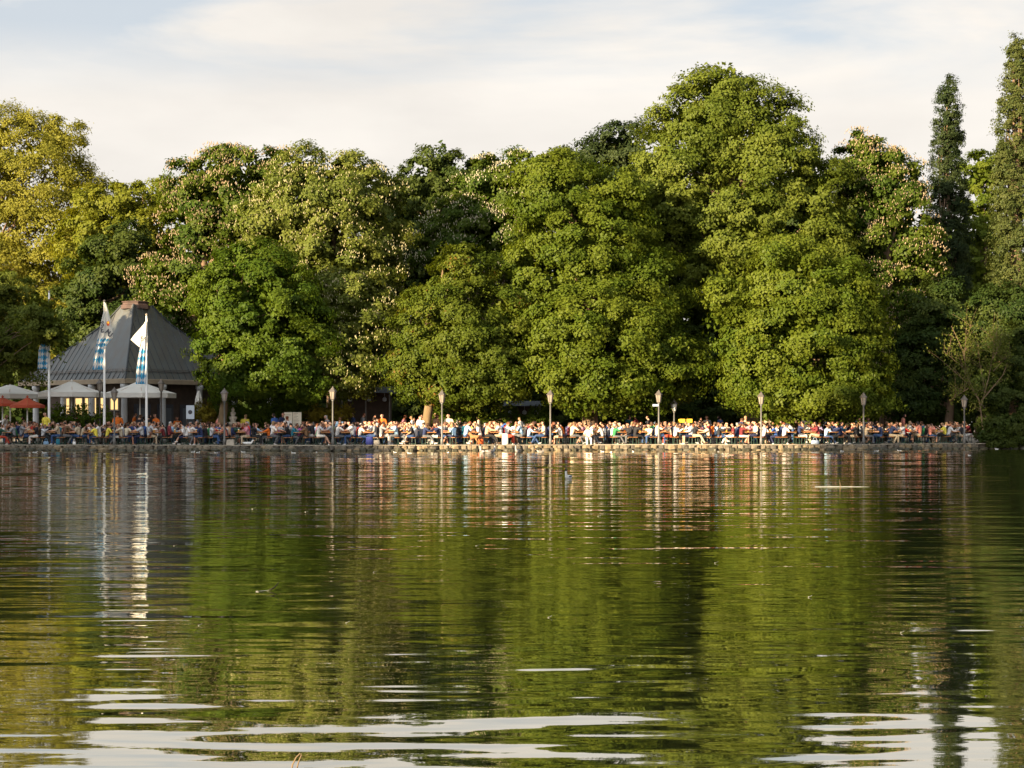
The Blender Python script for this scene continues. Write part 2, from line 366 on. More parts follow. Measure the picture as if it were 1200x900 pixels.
def trunk_mesh(name, base, top, r0, lobes, mat, rng, lean=0.0, fork=0.35):
    """tapered trunk with a flared foot and limbs that reach into the crown's lobes"""
    mb = MB(); base = Vector(base); top = Vector(top)
    pts, rad = [], []
    for i in range(9):
        t = i / 8; p = base.lerp(top, t); p.x += math.sin(t * 5 + lean) * 0.18 * t; p.y += math.cos(t * 4) * 0.12 * t
        pts.append(p); rad.append(r0 * (1.0 - 0.85 * t) * (1.55 if i == 0 else 1.0))
    mb.tube(pts, rad, 9)
    for c, r in lobes:
        for q in range(4):
            t = rng.uniform(fork, 0.75); s = base.lerp(top, t)
            g = np.clip(rng.normal(size=3), -1.3, 1.3); e = Vector(c) + Vector((g[0] * r[0] * 0.32, g[1] * r[1] * 0.3, g[2] * r[2] * 0.28))
            if e.z < s.z - 1.5: s = base.lerp(top, fork * 0.8)
            mid = s.lerp(e, 0.5) + Vector((rng.normal() * 0.3, rng.normal() * 0.3, 0.5)); rr = r0 * 0.26
            mb.tube([s, s.lerp(mid, 0.55), mid, mid.lerp(e, 0.55), e], [rr, rr * 0.8, rr * 0.6, rr * 0.4, rr * 0.12], 5)
    return mb.mesh(name, mat, True)
def pxlobes(Y, L):
    out = []
    for l in L:
        cx, cy, rx, ry = l[:4]; dy = l[4] if len(l) > 4 else 0.0
        p = at(cx, cy, Y + dy); k = (Y + dy) / F
        out.append(((p.x, p.y, p.z), (rx * k, max(1.0, rx * k * (l[5] if len(l) > 5 else 0.85)), ry * k)))
    return out
def tree(name, label, Y, L, mat, trunk_px, r0=0.4, seed=1, top_py=None, blossoms=None, bark='bark', cat='tree', group=None, lean=0.0, **kw):
    rng = np.random.default_rng(seed); lobes = pxlobes(Y, L)
    bx = ax(trunk_px, Y); root = thing(name, (bx, Y, 0.3), label, cat, group)
    off = Vector((bx, Y, 0.3))
    me, B, Nn = crown_mesh('crown', lobes, mat, rng, **kw)
    me.transform(Matrix.Translation(-off)); link('crown', me, root)
    zt = max(c[2] + r[2] * 0.30 for c, r in lobes)
    mx = sum(c[0] for c, r in lobes) / len(lobes)
    tm = trunk_mesh('trunk', (bx, Y, 0.2), (mx * 0.6 + bx * 0.4, Y, zt), r0, lobes, M[bark], rng, lean)
    tm.transform(Matrix.Translation(-off)); link('trunk', tm, root)
    if blossoms:
        n, bm = blossoms[:2]
        bl = blossom_mesh('blossoms', B, Nn, n, bm, rng, size=kw.get('size', 1.0) * 0.97); bl.transform(Matrix.Translation(-off)); link('blossoms', bl, root)
    return root

M['leaf_olive'] = leaf_mat('leaf_olive', (0.165, 0.168, 0.020), (0.250, 0.235, 0.034), 0.42)
M['leaf_fresh'] = leaf_mat('leaf_fresh', (0.066, 0.102, 0.009), (0.128, 0.156, 0.016), 0.42)
M['leaf_mid'] = leaf_mat('leaf_mid', (0.050, 0.090, 0.008), (0.098, 0.136, 0.013), 0.40)
M['leaf_tinged'] = leaf_mat('leaf_tinged', (0.060, 0.090, 0.009), (0.114, 0.136, 0.015), 0.40, cc=(0.18, 0.09, 0.02))
M['leaf_chestnut'] = leaf_mat('leaf_chestnut', (0.045, 0.078, 0.009), (0.094, 0.120, 0.015), 0.36)
M['leaf_pale'] = leaf_mat('leaf_pale', (0.090, 0.116, 0.018), (0.156, 0.174, 0.033), 0.38)
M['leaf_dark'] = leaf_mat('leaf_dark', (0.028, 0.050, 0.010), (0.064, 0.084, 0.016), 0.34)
M['leaf_blue'] = leaf_mat('leaf_blue', (0.024, 0.040, 0.014), (0.052, 0.068, 0.021), 0.28)
M['leaf_olive_shade'] = leaf_mat('leaf_olive_shade', (0.076, 0.104, 0.016), (0.132, 0.154, 0.026), 0.38)  # olive foliage in shade: the darkening is put into the leaf colour
M['leaf_lime'] = leaf_mat('leaf_lime', (0.115, 0.135, 0.012), (0.190, 0.195, 0.022), 0.42)
M['leaf_ash'] = leaf_mat('leaf_ash', (0.080, 0.112, 0.013), (0.142, 0.168, 0.024), 0.42)
M['leaf_poplar'] = leaf_mat('leaf_poplar', (0.052, 0.070, 0.018), (0.095, 0.105, 0.028), 0.30)
M['leaf_golden'] = leaf_mat('leaf_golden', (0.13, 0.11, 0.012), (0.24, 0.19, 0.02), 0.3)
M['petal_pink'] = leaf_mat('petal_pink', (0.30, 0.21, 0.12), (0.50, 0.39, 0.25), 0.2)
M['petal_cream'] = leaf_mat('petal_cream', (0.34, 0.31, 0.15), (0.54, 0.48, 0.28), 0.2)
M['petal_white'] = leaf_mat('petal_white', (0.42, 0.38, 0.24), (0.64, 0.58, 0.42), 0.2)

# ------------------------------------------------------------------ ground, water, shore
SHORE = [(-300, 95.0), (-60, 95.0), (-29.2, 94.9), (-20, 94.2), (-9.5, 93.0), (-4.35, 94.2), (5, 96.3), (14.8, 96.4), (20.4, 97.4), (28.3, 102.0), (34, 104.0), (60, 112), (300, 130)]
def shore(x):
    for (x0, y0), (x1, y1) in zip(SHORE, SHORE[1:]):
        if x0 <= x <= x1: return y0 + (y1 - y0) * (x - x0) / (x1 - x0)
    return SHORE[-1][1]
GZ = 0.30
def setting():
    mb = MB(); xs = [-600, -300, -120, -60, -44] + list(np.linspace(-40, 40, 41)) + [60, 120, 300, 600]
    fr = [(x, -150.0) if x < -41 else (x, max(shore(max(-300, min(300, x))), 0) + 0.30) for x in xs]
    vs, fs = [], []
    for x, y in fr: vs += [(x, y, -1.5), (x, y, GZ), (x, 220, GZ), (x, 900, GZ)]
    for i in range(len(fr) - 1):
        for k in range(3): fs.append((i * 4 + k, i * 4 + 4 + k, i * 4 + 5 + k, i * 4 + 1 + k))
    mb.add(vs, fs); tag(mb.build('ground', M['gravel']), kind='structure')
    # the lake: one sheet, modelled ripples where the evening breeze reaches it
    gx = np.concatenate([[-600, -120], np.linspace(-38, 38, 205), [120, 600]]); gy = np.concatenate([[-150, 0], np.linspace(10, 98, 830), [110, 160]])
    X, Y = np.meshgrid(gx, gy); Z = np.zeros_like(X); r = np.random.default_rng(8); n = 46
    for k in range(n):
        lam = 0.52 * (3.2 / 0.52) ** r.random(); th = r.normal() * 0.30; kk = 2 * math.pi / lam
        Z += (1 / kk) * np.sin(kk * (X * math.sin(th) + Y * math.cos(th)) + r.uniform(0, 6.28)) * math.sqrt(2 / n)
    gust = 1 + 0.45 * np.sin(X * 0.09 + Y * 0.21 + 1.0) * np.sin(Y * 0.33 - X * 0.05) + 0.25 * np.sin(Y * 0.8 + X * 0.11)
    ramp = np.clip((Y - 14) / 46, 0, 1) * np.clip((38 - np.abs(X)) / 3, 0, 1) * np.clip((98 - Y) / 0.5, 0, 1)
    Z *= W['breeze'] * ramp * gust
    ny, nx = X.shape; i = (np.arange(ny - 1)[:, None] * nx + np.arange(nx - 1)[None, :]).ravel()
    me = np_mesh('lake_water', np.stack([X.ravel(), Y.ravel(), Z.ravel()], 1), (np.stack([i, i + 1, i + 1 + nx, i + nx], 1).ravel(), 4), M['water'])
    me.polygons.foreach_set('use_smooth', [True] * len(me.polygons)); tag(link('lake_water', me), kind='structure')
    # shore wall of rough blocks under a thin coping
    w = thing('shore_wall', (0, shore(0), 0), 'low wall of rough grey stone blocks along the lake edge under the benches', 'wall')
    st, cp = MB(), MB(); oy = shore(0)
    def rock(x, z, l, h, dep, out, wet=False):
        y = shore(x) - oy + 0.20 - out; a = math.atan2(shore(x + 0.4) - shore(x - 0.4), 0.8) + random.uniform(-0.12, 0.12); vs, fs = [], []; n = 8
        for k, (q, zz) in enumerate(((0.78, -0.5), (1.0, -0.28), (1.0, 0.2), (0.74, 0.5))):
            for i in range(n):
                t = 2 * math.pi * (i + 0.5) / n; c, sn = math.cos(t), math.sin(t); e = 0.5 * (0.35 + 0.75 / max(abs(c), abs(sn)))
                vs.append((c * e * q * l * 0.95 * random.uniform(0.88, 1.08), sn * e * q * dep * random.uniform(0.85, 1.1), zz * h * random.uniform(0.85, 1.1)))
        fs = [tuple(range(n))[::-1], tuple(3 * n + k for k in range(n))] + [(i * n + k, i * n + (k + 1) % n, (i + 1) * n + (k + 1) % n, (i + 1) * n + k) for i in range(3) for k in range(n)]
        st.add(vs, fs, 3 if wet else random.choice((0, 0, 1, 2)), Matrix.Translation((x, y, z)) @ Matrix.Rotation(a, 4, 'Z'))
    x = -34.0
    while x < 28.6:
        l = random.uniform(0.28, 0.62); rock(x, random.uniform(0.14, 0.18), l, random.uniform(0.26, 0.36), 0.44, random.uniform(-0.04, 0.06)); x += l * random.uniform(0.78, 0.95)
    x = -34.0
    while x < 36.0:
        l = random.uniform(0.25, 0.6); rock(x, random.uniform(-0.04, 0.05), l, random.uniform(0.2, 0.32), 0.5, random.uniform(0.06, 0.20), random.random() < 0.8); x += l * random.uniform(0.8, 1.3)
    for k in range(60):
        rock(random.uniform(-32, 28), random.uniform(-0.05, 0.03), random.uniform(0.2, 0.45), random.uniform(0.15, 0.28), 0.35, random.uniform(0.22, 0.36), True)
    mb = MB()
    for i in range(140):
        x = -34 + i * 0.5; sl = math.atan2(shore(x + 0.5) - shore(x), 0.5); mb.box((x + 0.25, shore(x + 0.25) - oy + 0.36, -0.1), (0.52, 0.2, 0.76), rz=sl)
    mb.build('backing', M['stone_dark'], w)
    x = -34.0
    while x < 28.4:
        l = random.uniform(0.8, 1.6); sl = math.atan2(shore(x + l) - shore(x), l)
        cp.box((x + l / 2, shore(x + l / 2) - oy + 0.27, 0.325 + random.uniform(-0.008, 0.008)), (l - 0.015, 0.46, 0.055), rz=sl, jit=0.006); x += l
    st.build('stone_blocks', [M['stone'], M['stone_warm'], M['stone_dark'], M['stone_wet']], w); cp.build('coping', M['coping'], w)
setting()

# ------------------------------------------------------------------ trees
T = tree
T('pale_tree', 'tall olive yellow tree with fine leaves filling the upper corner beside the pavilion', 132,
  [(28, 225, 66, 92), (-30, 300, 90, 120), (62, 285, 52, 70), (88, 232, 34, 40), (48, 365, 46, 55), (96, 300, 30, 40), (5, 160, 40, 32), (75, 200, 30, 32), (72, 385, 32, 44), (108, 250, 30, 34), (98, 320, 28, 40), (70, 165, 30, 30), (38, 300, 60, 60, 3), (5, 260, 50, 60, 3)], M['leaf_olive'], -60, 0.5, 21,
  spacing=1.2, size=1.05, per=170, leaf=(0.27, 0.14), flat=0.8, sig=0.30, fill=0.06)
T('green_tree', 'shaded green lower tree hanging over the red parasols in front of the olive yellow tree', 100.5,
  [(5, 398, 46, 52), (-30, 370, 50, 60), (34, 424, 24, 28), (8, 350, 34, 34), (46, 372, 20, 26, -3.4), (62, 392, 12, 16, -3.2)], M['leaf_olive_shade'], -40, 0.14, 22, size=0.8, per=190, leaf=(0.20, 0.12), spacing=1.05)
T('back_tree', 'light green tree seen far behind the pavilion roof', 127, [(150, 245, 52, 34), (118, 255, 40, 34), (190, 238, 34, 32), (130, 290, 60, 50), (175, 280, 50, 50)], M['leaf_lime'], 195, 0.4, 23, spacing=1.6, per=150, leaf=(0.34, 0.2))
T('shaded_tree', 'dark shaded tree standing directly behind the pavilion roof', 121, [(140, 325, 58, 60), (110, 360, 45, 60), (170, 360, 45, 60), (140, 400, 70, 60), (158, 355, 34, 36, -1)], M['leaf_dark'], 95, 0.35, 24, spacing=1.4, per=170, leaf=(0.3, 0.2))
T('chestnut_tree', 'dark chestnut tree dotted with pink blossom candles behind the pavilion', 114, [(266, 232, 66, 56), (234, 268, 40, 60), (305, 206, 46, 32), (185, 332, 26, 36, -1), (200, 360, 32, 50), (225, 330, 40, 50), (250, 205, 34, 22)],
  M['leaf_chestnut'], 240, 0.5, 25, blossoms=(4600, M['petal_pink']), spacing=1.25, per=190, leaf=(0.30, 0.19))
T('chestnut_tree', 'broad pale green chestnut tree with cream blossom behind the front maple', 110, [(388, 250, 78, 66), (338, 262, 56, 60), (402, 335, 72, 75, -1), (436, 275, 38, 58), (400, 418, 52, 48, -6.5), (425, 370, 40, 50, -5), (352, 205, 30, 26), (412, 205, 34, 24), (430, 380, 34, 50), (320, 320, 50, 50)],
  M['leaf_pale'], 390, 0.55, 26, blossoms=(4600, M['petal_cream']), spacing=1.2, per=200, leaf=(0.28, 0.17))
T('maple_tree', 'rounded mid green maple tree beside the pavilion, boughs low over the crowd', 101.5, [(302, 365, 72, 72), (266, 335, 36, 36), (300, 432, 62, 42), (344, 400, 46, 62), (258, 432, 20, 26), (272, 395, 44, 44), (300, 312, 34, 26), (345, 445, 40, 28), (264, 380, 34, 30)],
  M['leaf_mid'], 257, 0.30, 27, spacing=1.05, per=210, leaf=(0.23, 0.15), size=0.95, bark='bark_pale')
T('back_tree', 'dark green round topped tree left of the white flowering chestnut', 126, [(502, 228, 50, 46), (552, 212, 44, 32), (470, 280, 40, 62), (520, 300, 60, 70), (520, 195, 34, 22)], M['leaf_dark'], 500, 0.45, 28, spacing=1.4, per=170, leaf=(0.3, 0.2), tint_bias=0.15)
T('chestnut_tree', 'chestnut tree crowned with white blossom candles at the middle skyline', 119, [(592, 232, 56, 46), (622, 208, 44, 28), (545, 265, 36, 40), (585, 290, 60, 50), (600, 205, 30, 22), (515, 290, 30, 34)], M['leaf_chestnut'], 590, 0.5, 29,
  blossoms=(3600, M['petal_white']), spacing=1.25, per=190, leaf=(0.30, 0.19))
T('maple_tree', 'low spreading olive green maple with brown tinges over a flared trunk', 101.5, [(538, 385, 66, 66), (502, 432, 46, 38), (578, 428, 50, 44), (545, 325, 34, 36), (492, 395, 30, 36), (540, 450, 60, 32), (588, 375, 36, 40)],
  M['leaf_tinged'], 496, 0.34, 30, spacing=1.05, per=210, leaf=(0.22, 0.14), size=0.95, bark='bark_pale')
T('maple_tree', 'large bright green maple with layered boughs on twin trunks at the middle', 104, [(682, 300, 78, 70), (655, 235, 54, 48), (690, 395, 96, 70, -1.5), (625, 405, 50, 50, -1), (765, 425, 56, 46, -1), (640, 340, 60, 60), (750, 350, 50, 60), (700, 450, 80, 32, -2), (720, 245, 40, 50), (790, 440, 34, 30, -1), (650, 200, 40, 22)],
  M['leaf_fresh'], 691, 0.46, 31, spacing=1.2, per=215, leaf=(0.25, 0.16), size=1.1, bark='bark')
T('back_tree', 'dark blue green tree rising at the skyline left of the tallest tree', 129, [(735, 178, 36, 36), (690, 192, 36, 24), (730, 220, 60, 50)], M['leaf_blue'], 730, 0.4, 32, spacing=1.4, per=190, leaf=(0.3, 0.2))
T('broad_tree', 'tallest broad light green tree dominating the skyline right of the middle', 110, [(828, 150, 62, 60), (900, 178, 62, 66), (788, 215, 56, 66), (945, 232, 48, 62), (870, 262, 76, 70), (762, 262, 34, 44), (968, 262, 30, 46), (800, 262, 40, 50, 1), (905, 330, 78, 66), (845, 110, 44, 22), (800, 130, 26, 30), (955, 310, 46, 60), (840, 320, 40, 50), (765, 225, 36, 50), (850, 172, 50, 48, 2)],
  M['leaf_ash'], 885, 0.5, 33, spacing=1.25, per=215, leaf=(0.26, 0.17), size=1.15, tint_bias=0.12)
T('maple_tree', 'bright green maple in front of the tallest tree, boughs touching the crowd', 101, [(940, 395, 84, 72), (898, 440, 54, 40), (992, 440, 46, 44), (928, 330, 52, 50), (875, 395, 34, 30), (985, 375, 44, 50), (945, 465, 80, 26), (1012, 465, 30, 26), (850, 350, 24, 18), (950, 345, 70, 40)],
  M['leaf_fresh'], 930, 0.40, 34, spacing=1.1, per=220, leaf=(0.24, 0.155), size=1.05, tint_bias=0.05)
T('chestnut_tree', 'dark chestnut tree covered in salmon blossom candles beside the poplars', 113, [(1032, 225, 48, 62), (1058, 295, 40, 70), (1025, 330, 52, 80), (1072, 385, 30, 70), (1010, 200, 30, 40), (1055, 420, 42, 60)], M['leaf_chestnut'], 1040, 0.5, 35,
  blossoms=(4600, M['petal_pink']), spacing=1.2, per=200, leaf=(0.30, 0.19))
T('poplar_tree', 'slim dark poplar right of the salmon flowering chestnut', 123, [(1111, 138, 14, 42, 0, 1), (1106, 190, 14, 50, 0, 1), (1117, 205, 13, 60, 0.6, 1), (1111, 270, 22, 80, 0, 1), (1112, 350, 26, 80, 0, 1), (1100, 260, 12, 60, 0.5, 1), (1124, 280, 12, 60, 0, 1)], M['leaf_blue'], 1112, 0.35, 36,
  spacing=0.5, per=60, leaf=(0.17, 0.11), size=0.40, flat=1.7, sub=5, sig=0.26, clump=1.0, fill=0.10)
T('poplar_tree', 'tallest poplar at the right edge with upright branches', 112, [(1191, 92, 13, 50, 0, 1), (1183, 150, 14, 60, 0, 1), (1198, 140, 14, 70, 0.6, 1), (1190, 170, 20, 70, 0, 1), (1192, 240, 26, 90, 0, 1), (1176, 230, 12, 60, -0.5, 1), (1194, 330, 32, 90, 0, 1)], M['leaf_poplar'], 1192, 0.5, 37,
  spacing=0.5, per=60, leaf=(0.17, 0.11), size=0.42, flat=1.7, sub=5, sig=0.26, clump=1.0, fill=0.10)
T('back_tree', 'yellow green tree glimpsed between the two poplars', 138, [(1152, 205, 26, 32), (1150, 275, 32, 70), (1160, 240, 24, 40), (1150, 340, 45, 60)], M['leaf_fresh'], 1150, 0.4, 38, spacing=1.4, per=170, leaf=(0.3, 0.2), tint_bias=0.1)
T('bank_tree', 'dark leafy tree under the poplars at the end of the promenade', 110, [(1085, 430, 40, 60), (1060, 470, 34, 30), (1105, 380, 34, 50), (1165, 385, 40, 50), (1200, 400, 50, 70), (1140, 440, 40, 50)], M['leaf_dark'], 1110, 0.35, 39, spacing=1.1, per=190, leaf=(0.24, 0.15), tint_bias=-0.1)

def woods(name, label, lobes, mat, seed, kind='stuff', **kw):
    me, B, Nn = crown_mesh(name, lobes, mat, np.random.default_rng(seed), **kw)
    return tag(link(name, me), label, 'woods', kind=kind)
L = []
rw = random.Random(3)
for px in range(-60, 1270, 48):
    top = 300 if px > 200 else 330
    L += pxlobes(146 + rw.uniform(-4, 4), [(px, rw.uniform(330, 400), 55, rw.uniform(60, 90), 0, 0.8), (px + 20, 450, 60, 60, -4, 0.8)])
    if 430 < px < 1000: L += pxlobes(138 + rw.uniform(-3, 3), [(px, rw.uniform(262, 285), 50, 60, 0, 0.8)])
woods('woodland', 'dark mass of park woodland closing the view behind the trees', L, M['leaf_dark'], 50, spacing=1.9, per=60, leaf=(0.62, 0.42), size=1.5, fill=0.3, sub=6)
L = []
for px in range(330, 1100, 34):
    L += pxlobes(121 + rw.uniform(-2, 2), [(px, rw.uniform(440, 462), 34, rw.uniform(30, 46), 0, 0.7), (px + 12, 484, 34, 22, -2, 0.7)])
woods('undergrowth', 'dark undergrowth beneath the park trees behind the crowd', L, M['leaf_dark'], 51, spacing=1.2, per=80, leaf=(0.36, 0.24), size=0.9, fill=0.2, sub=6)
# the wooded west bank beside the lake, whose evening shade falls on the pavilion end of the crowd
L = []
for x, y, rx, h in [(-48, 53, 5, 11.5), (-50, 60, 6, 12.5), (-48, 66, 6, 13), (-51, 74, 5, 16.5), (-50, 83, 6, 12), (-52, 91, 6, 11.5), (-58, 70, 6, 14), (-57, 80, 6, 16), (-48, 0, 6, 30), (-50, 7, 7, 32), (-49, 13, 7, 29.5), (-54, 3, 6, 33)]:
    L.append(((x, y, h * 0.5), (rx, rx, h * 0.52)))
me, B, Nn = crown_mesh('wooded_bank', L, M['leaf_mid'], np.random.default_rng(52), spacing=1.6, per=70, leaf=(0.6, 0.4), size=1.3, fill=0.2, sub=6)
tag(link('wooded_bank', me), 'wooded west bank of the lake beside the beer garden', 'woods', kind='stuff')

def shrub(name, label, Y, L, mat, seed, cat='bush', stems=True, **kw):
    lobes = pxlobes(Y, L); p = Vector((lobes[0][0][0], Y, GZ)); r = thing(name, p, label, cat)
    rng = np.random.default_rng(seed); k = dict(spacing=0.6, per=90, leaf=(0.12, 0.075), size=0.4, sub=6, fill=0.25, zmin=0.06); k.update(kw)
    me, B, Nn = crown_mesh('foliage', lobes, mat, rng, **k); me.transform(Matrix.Translation(-p)); link('foliage', me, r)
    mb = MB()
    for i in range(14):
        c, rr = lobes[int(rng.integers(len(lobes)))]; e = Vector(c) - p + Vector((rng.normal() * rr[0] * 0.5, rng.normal() * rr[1] * 0.4, 0))
        mb.tube([(e.x * 0.5, e.y * 0.5, 0), e * 0.6 + Vector((0, 0, 0.1)), e], [0.03, 0.02, 0.008], 5)
    mb.build('stems', M['bark'], r); return r
shrub('bank_bush', 'big dark ivy covered bush reaching down to the water at the right edge', 104.5, [(1172, 475, 26, 42), (1200, 440, 34, 70), (1190, 500, 40, 24), (1225, 470, 30, 60), (1166, 505, 14, 16), (1160, 517, 11, 9, -1.8), (1176, 517, 18, 9, -1.6), (1204, 516, 20, 10, -1.0), (1235, 514, 20, 12, -0.5)], M['leaf_dark'], 61, spacing=0.75, per=150, leaf=(0.17, 0.11), size=0.6, tint_bias=0.3)
shrub('hedge', 'long dark green clipped hedge behind the stone fountain', 104.5, [(250, 487, 22, 9), (285, 485, 22, 11), (312, 484, 22, 11), (335, 486, 20, 10), (300, 492, 40, 9)], M['leaf_mid'], 62, 'hedge')
shrub('golden_bush', 'round golden yellow bush beside the blue white menu board', 103.0, [(239, 484, 13, 12), (246, 488, 10, 9)], M['leaf_golden'], 63)
shrub('hedge', 'golden clipped hedge behind the tall menu panels and lamp', 104.0, [(368, 486, 12, 7), (388, 486, 14, 7), (404, 486, 10, 7)], M['leaf_golden'], 64, 'hedge')
shrub('hedge', 'clipped green hedge in shadow behind the white parasols', 101.5, [(70, 492, 18, 5), (95, 492, 18, 5), (120, 492, 14, 5)], M['leaf_mid'], 65, 'hedge')
shrub('hedge', 'long low green hedge behind the sunlit tables at the middle', 104.5, [(515, 491, 14, 5), (550, 491, 22, 5), (590, 491, 22, 5), (630, 491, 20, 5)], M['leaf_mid'], 66, 'hedge')

def bare_shrub():
    Y = 103.0; p = Vector((ax(1150, Y), Y, GZ)); r = thing('bare_shrub', p, 'leggy half bare shrub with orange brown branches beside the last lamp', 'shrub')
    k = Y / F; rng = np.random.default_rng(71); br = MB(); tips = []
    def P(px, py, d=0): return at(px, py, Y + d) - p
    limbs = [[(1152, 505), (1148, 470), (1135, 450), (1110, 428)], [(1148, 470), (1135, 445), (1128, 410), (1115, 382)], [(1150, 475), (1158, 445), (1164, 415), (1166, 395)],
             [(1164, 420), (1172, 405)], [(1130, 420), (1132, 395), (1140, 380)], [(1164, 435), (1180, 418)], [(1135, 455), (1112, 470)], [(1140, 455), (1128, 430), (1106, 412)], [(1154, 455), (1148, 425), (1146, 400)], [(1166, 405), (1160, 392)], [(1150, 470), (1175, 440), (1185, 415)]]
    for l in limbs:
        pts = []; d0 = rng.uniform(-0.5, 0.5)
        for i, (a, b) in enumerate(l): pts.append(P(a, b, d0 + rng.uniform(-0.4, 0.4) * i))
        n = len(pts); r0 = 0.045 if l[0][1] > 465 else 0.028
        br.tube(pts, [r0 * (1 - 0.7 * i / (n - 1)) for i in range(n)], 6); tips.append((pts[-2], pts[-1]))
        for q in range(14):
            i = int(rng.integers(0, n - 1)); s = pts[i].lerp(pts[i + 1], rng.uniform(0.2, 1)); e = s + Vector((rng.normal() * 0.6, rng.normal() * 0.5, abs(rng.normal()) * 0.7 + 0.2))
            br.tube([s, s.lerp(e, 0.5) + Vector((0, 0, 0.06)), e], [0.012, 0.008, 0.004], 4); tips.append((s, e))
    br.build('branches', M['bark_pale'], r)
    C_ = np.array([list(s.lerp(e, rng.uniform(0.3, 1.0))) for s, e in tips for _ in range(26)]); C_ = C_[C_[:, 2] > 2.2] + rng.normal(size=(int((C_[:, 2] > 2.2).sum()), 3)) * 0.22
    v = leaf_quads(C_, nrm(rng.normal(size=C_.shape)), 0.13, 0.08, rng)
    link('leaves', np_mesh('leaves', v, (np.arange(len(v)), 4), M['leaf_pale'], rng.random(len(v) // 4)), r)
bare_shrub()

# ------------------------------------------------------------------ pavilion
def pavilion():
    Y = 110.0; org = Vector((ax(150, Y), Y, GZ))
    r = thing('pavilion', org, 'garden pavilion with grey hipped seamed metal roof and red capped top', 'pavilion')
    A, B, C_ = at(22, 446, 113), at(147, 444, 105), at(306, 446, 114); ez = 4.35
    D = A + C_ - B; E = [Vector((p.x, p.y, ez)) - org for p in (A, B, C_, D)]
    cen = at(159, 352, 110); tz = 9.35 - GZ; cc = cen - org
    for e in E: e.z = ez - GZ
    K = []
    for e in E:
        d = Vector((e.x - cc.x, e.y - cc.y, 0)).normalized(); K.append(Vector((cc.x, cc.y, tz)) + d * 1.08)
    prof = [(0.0, 1.0), (0.10, 0.835), (0.22, 0.70), (0.43, 0.51), (0.75, 0.22), (1.0, 0.0)]     # way down the slope, height: a slightly hollow roof
    def zz(t):
        for (t0, h0), (t1, h1) in zip(prof, prof[1:]):
            if t0 <= t <= t1: return (h0 + (h1 - h0) * (t - t0) / (t1 - t0)) * (tz - ez + GZ) + ez - GZ
        return ez - GZ
    roof = MB(); vs = []
    for t, h in prof:
        for k in range(4):
            q = K[k].lerp(E[k], t); vs.append((q.x, q.y, zz(t)))
    fs = [(i * 4 + k, (i + 1) * 4 + k, (i + 1) * 4 + (k + 1) % 4, i * 4 + (k + 1) % 4) for i in range(len(prof) - 1) for k in range(4)]
    roof.add(vs, fs)
    for k in range(4):                                     # standing seams run straight up from the eave
        P, Q, p, q = E[k], E[(k + 1) % 4], K[k], K[(k + 1) % 4]
        u = Vector((Q.x - P.x, Q.y - P.y, 0)); l = u.length; u.normalize(); n = Vector((-u.y, u.x, 0))
        if n.dot(Vector((cc.x - P.x, cc.y - P.y, 0))) < 0: n = -n
        dp = n.dot(p - P); a1, a2 = u.dot(p - P), u.dot(q - P); s = 0.3
        while s < l - 0.2:
            if s < a1: dm = dp * s / a1
            elif s > a2: dm = dp * (l - s) / (l - a2)
            else: dm = dp
            pts = []
            for i in range(7):
                dd = dm * i / 6; b = P + u * s + n * dd; pts.append(Vector((b.x, b.y, zz(1 - dd / dp) + 0.03)))
            if dm > 0.3: roof.tube(pts, 0.024, 4, 1)
            s += 0.52
        hp = [P.lerp(p, i / 6) for i in range(7)]; hp = [Vector((h.x, h.y, zz(1 - i / 6) + 0.02)) for i, h in enumerate(hp)]
        roof.tube(hp, 0.06, 5, 1)
    ro = roof.build('roof', [M['roof'], M['seam']], r)
    sg = MB()
    for k in range(2):
        P, Q = E[k], E[k + 1]; pa = P.lerp(K[k], 0.09); qa = Q.lerp(K[k + 1], 0.09); z = zz(0.91) + 0.16
        for h in (0, 0.11): sg.tube([(pa.x, pa.y, z + h), (qa.x, qa.y, z + h)], 0.022, 4)
        for i in range(15):
            m = pa.lerp(qa, (i + 0.5) / 15); sg.tube([(m.x, m.y, z - 0.18), (m.x, m.y, z + 0.13)], 0.02, 4)
    sg.build('snow_guard', M['lamp_dark'], ro)
    cap = MB(); cap.lathe([(0.98, -0.25), (0.95, 0.0), (0.86, 0.04), (0.84, 0.16), (0.92, 0.19), (0.92, 0.24), (0.2, 0.32)], 8, c=(cc.x, cc.y, tz), rot=0.4)
    cap.build('roof_cap', M['rust'], r)
    fa, so = MB(), MB()
    for k in range(4):
        P, Q = E[k], E[(k + 1) % 4]; u = (Q - P).normalized(); m = (P + Q) / 2
        fa.box((m.x, m.y, ez - GZ - 0.13), ((Q - P).length - 0.01, 0.12, 0.26), rz=math.atan2(u.y, u.x))
        fa.tube([P + Vector((0, 0, -0.02)), Q + Vector((0, 0, -0.02))], 0.07, 6)
    fa.build('eave_board', M['fascia'], r)
    ins = [Vector((cc.x, cc.y, 0)).lerp(Vector((e.x, e.y, 0)), 0.74) for e in E]
    wl = MB()
    for k in range(4):
        P, Q = ins[k], ins[(k + 1) % 4]; u = (Q - P).normalized(); m = (P + Q) / 2
        wl.box((m.x, m.y, 2.0), ((Q - P).length, 0.2, 4.0), rz=math.atan2(u.y, u.x))
    so.add([(e.x * 0.985, e.y * 0.985, ez - GZ - 0.27) for e in E], [(0, 1, 2, 3)])
    so.build('soffit', M['dark_wood'], r); wl.build('wall', M['dark_wood'], r)
    ln = [Vector((cc.x, cc.y, 0)).lerp(Vector((e.x, e.y, 0)), 0.95) for e in E]
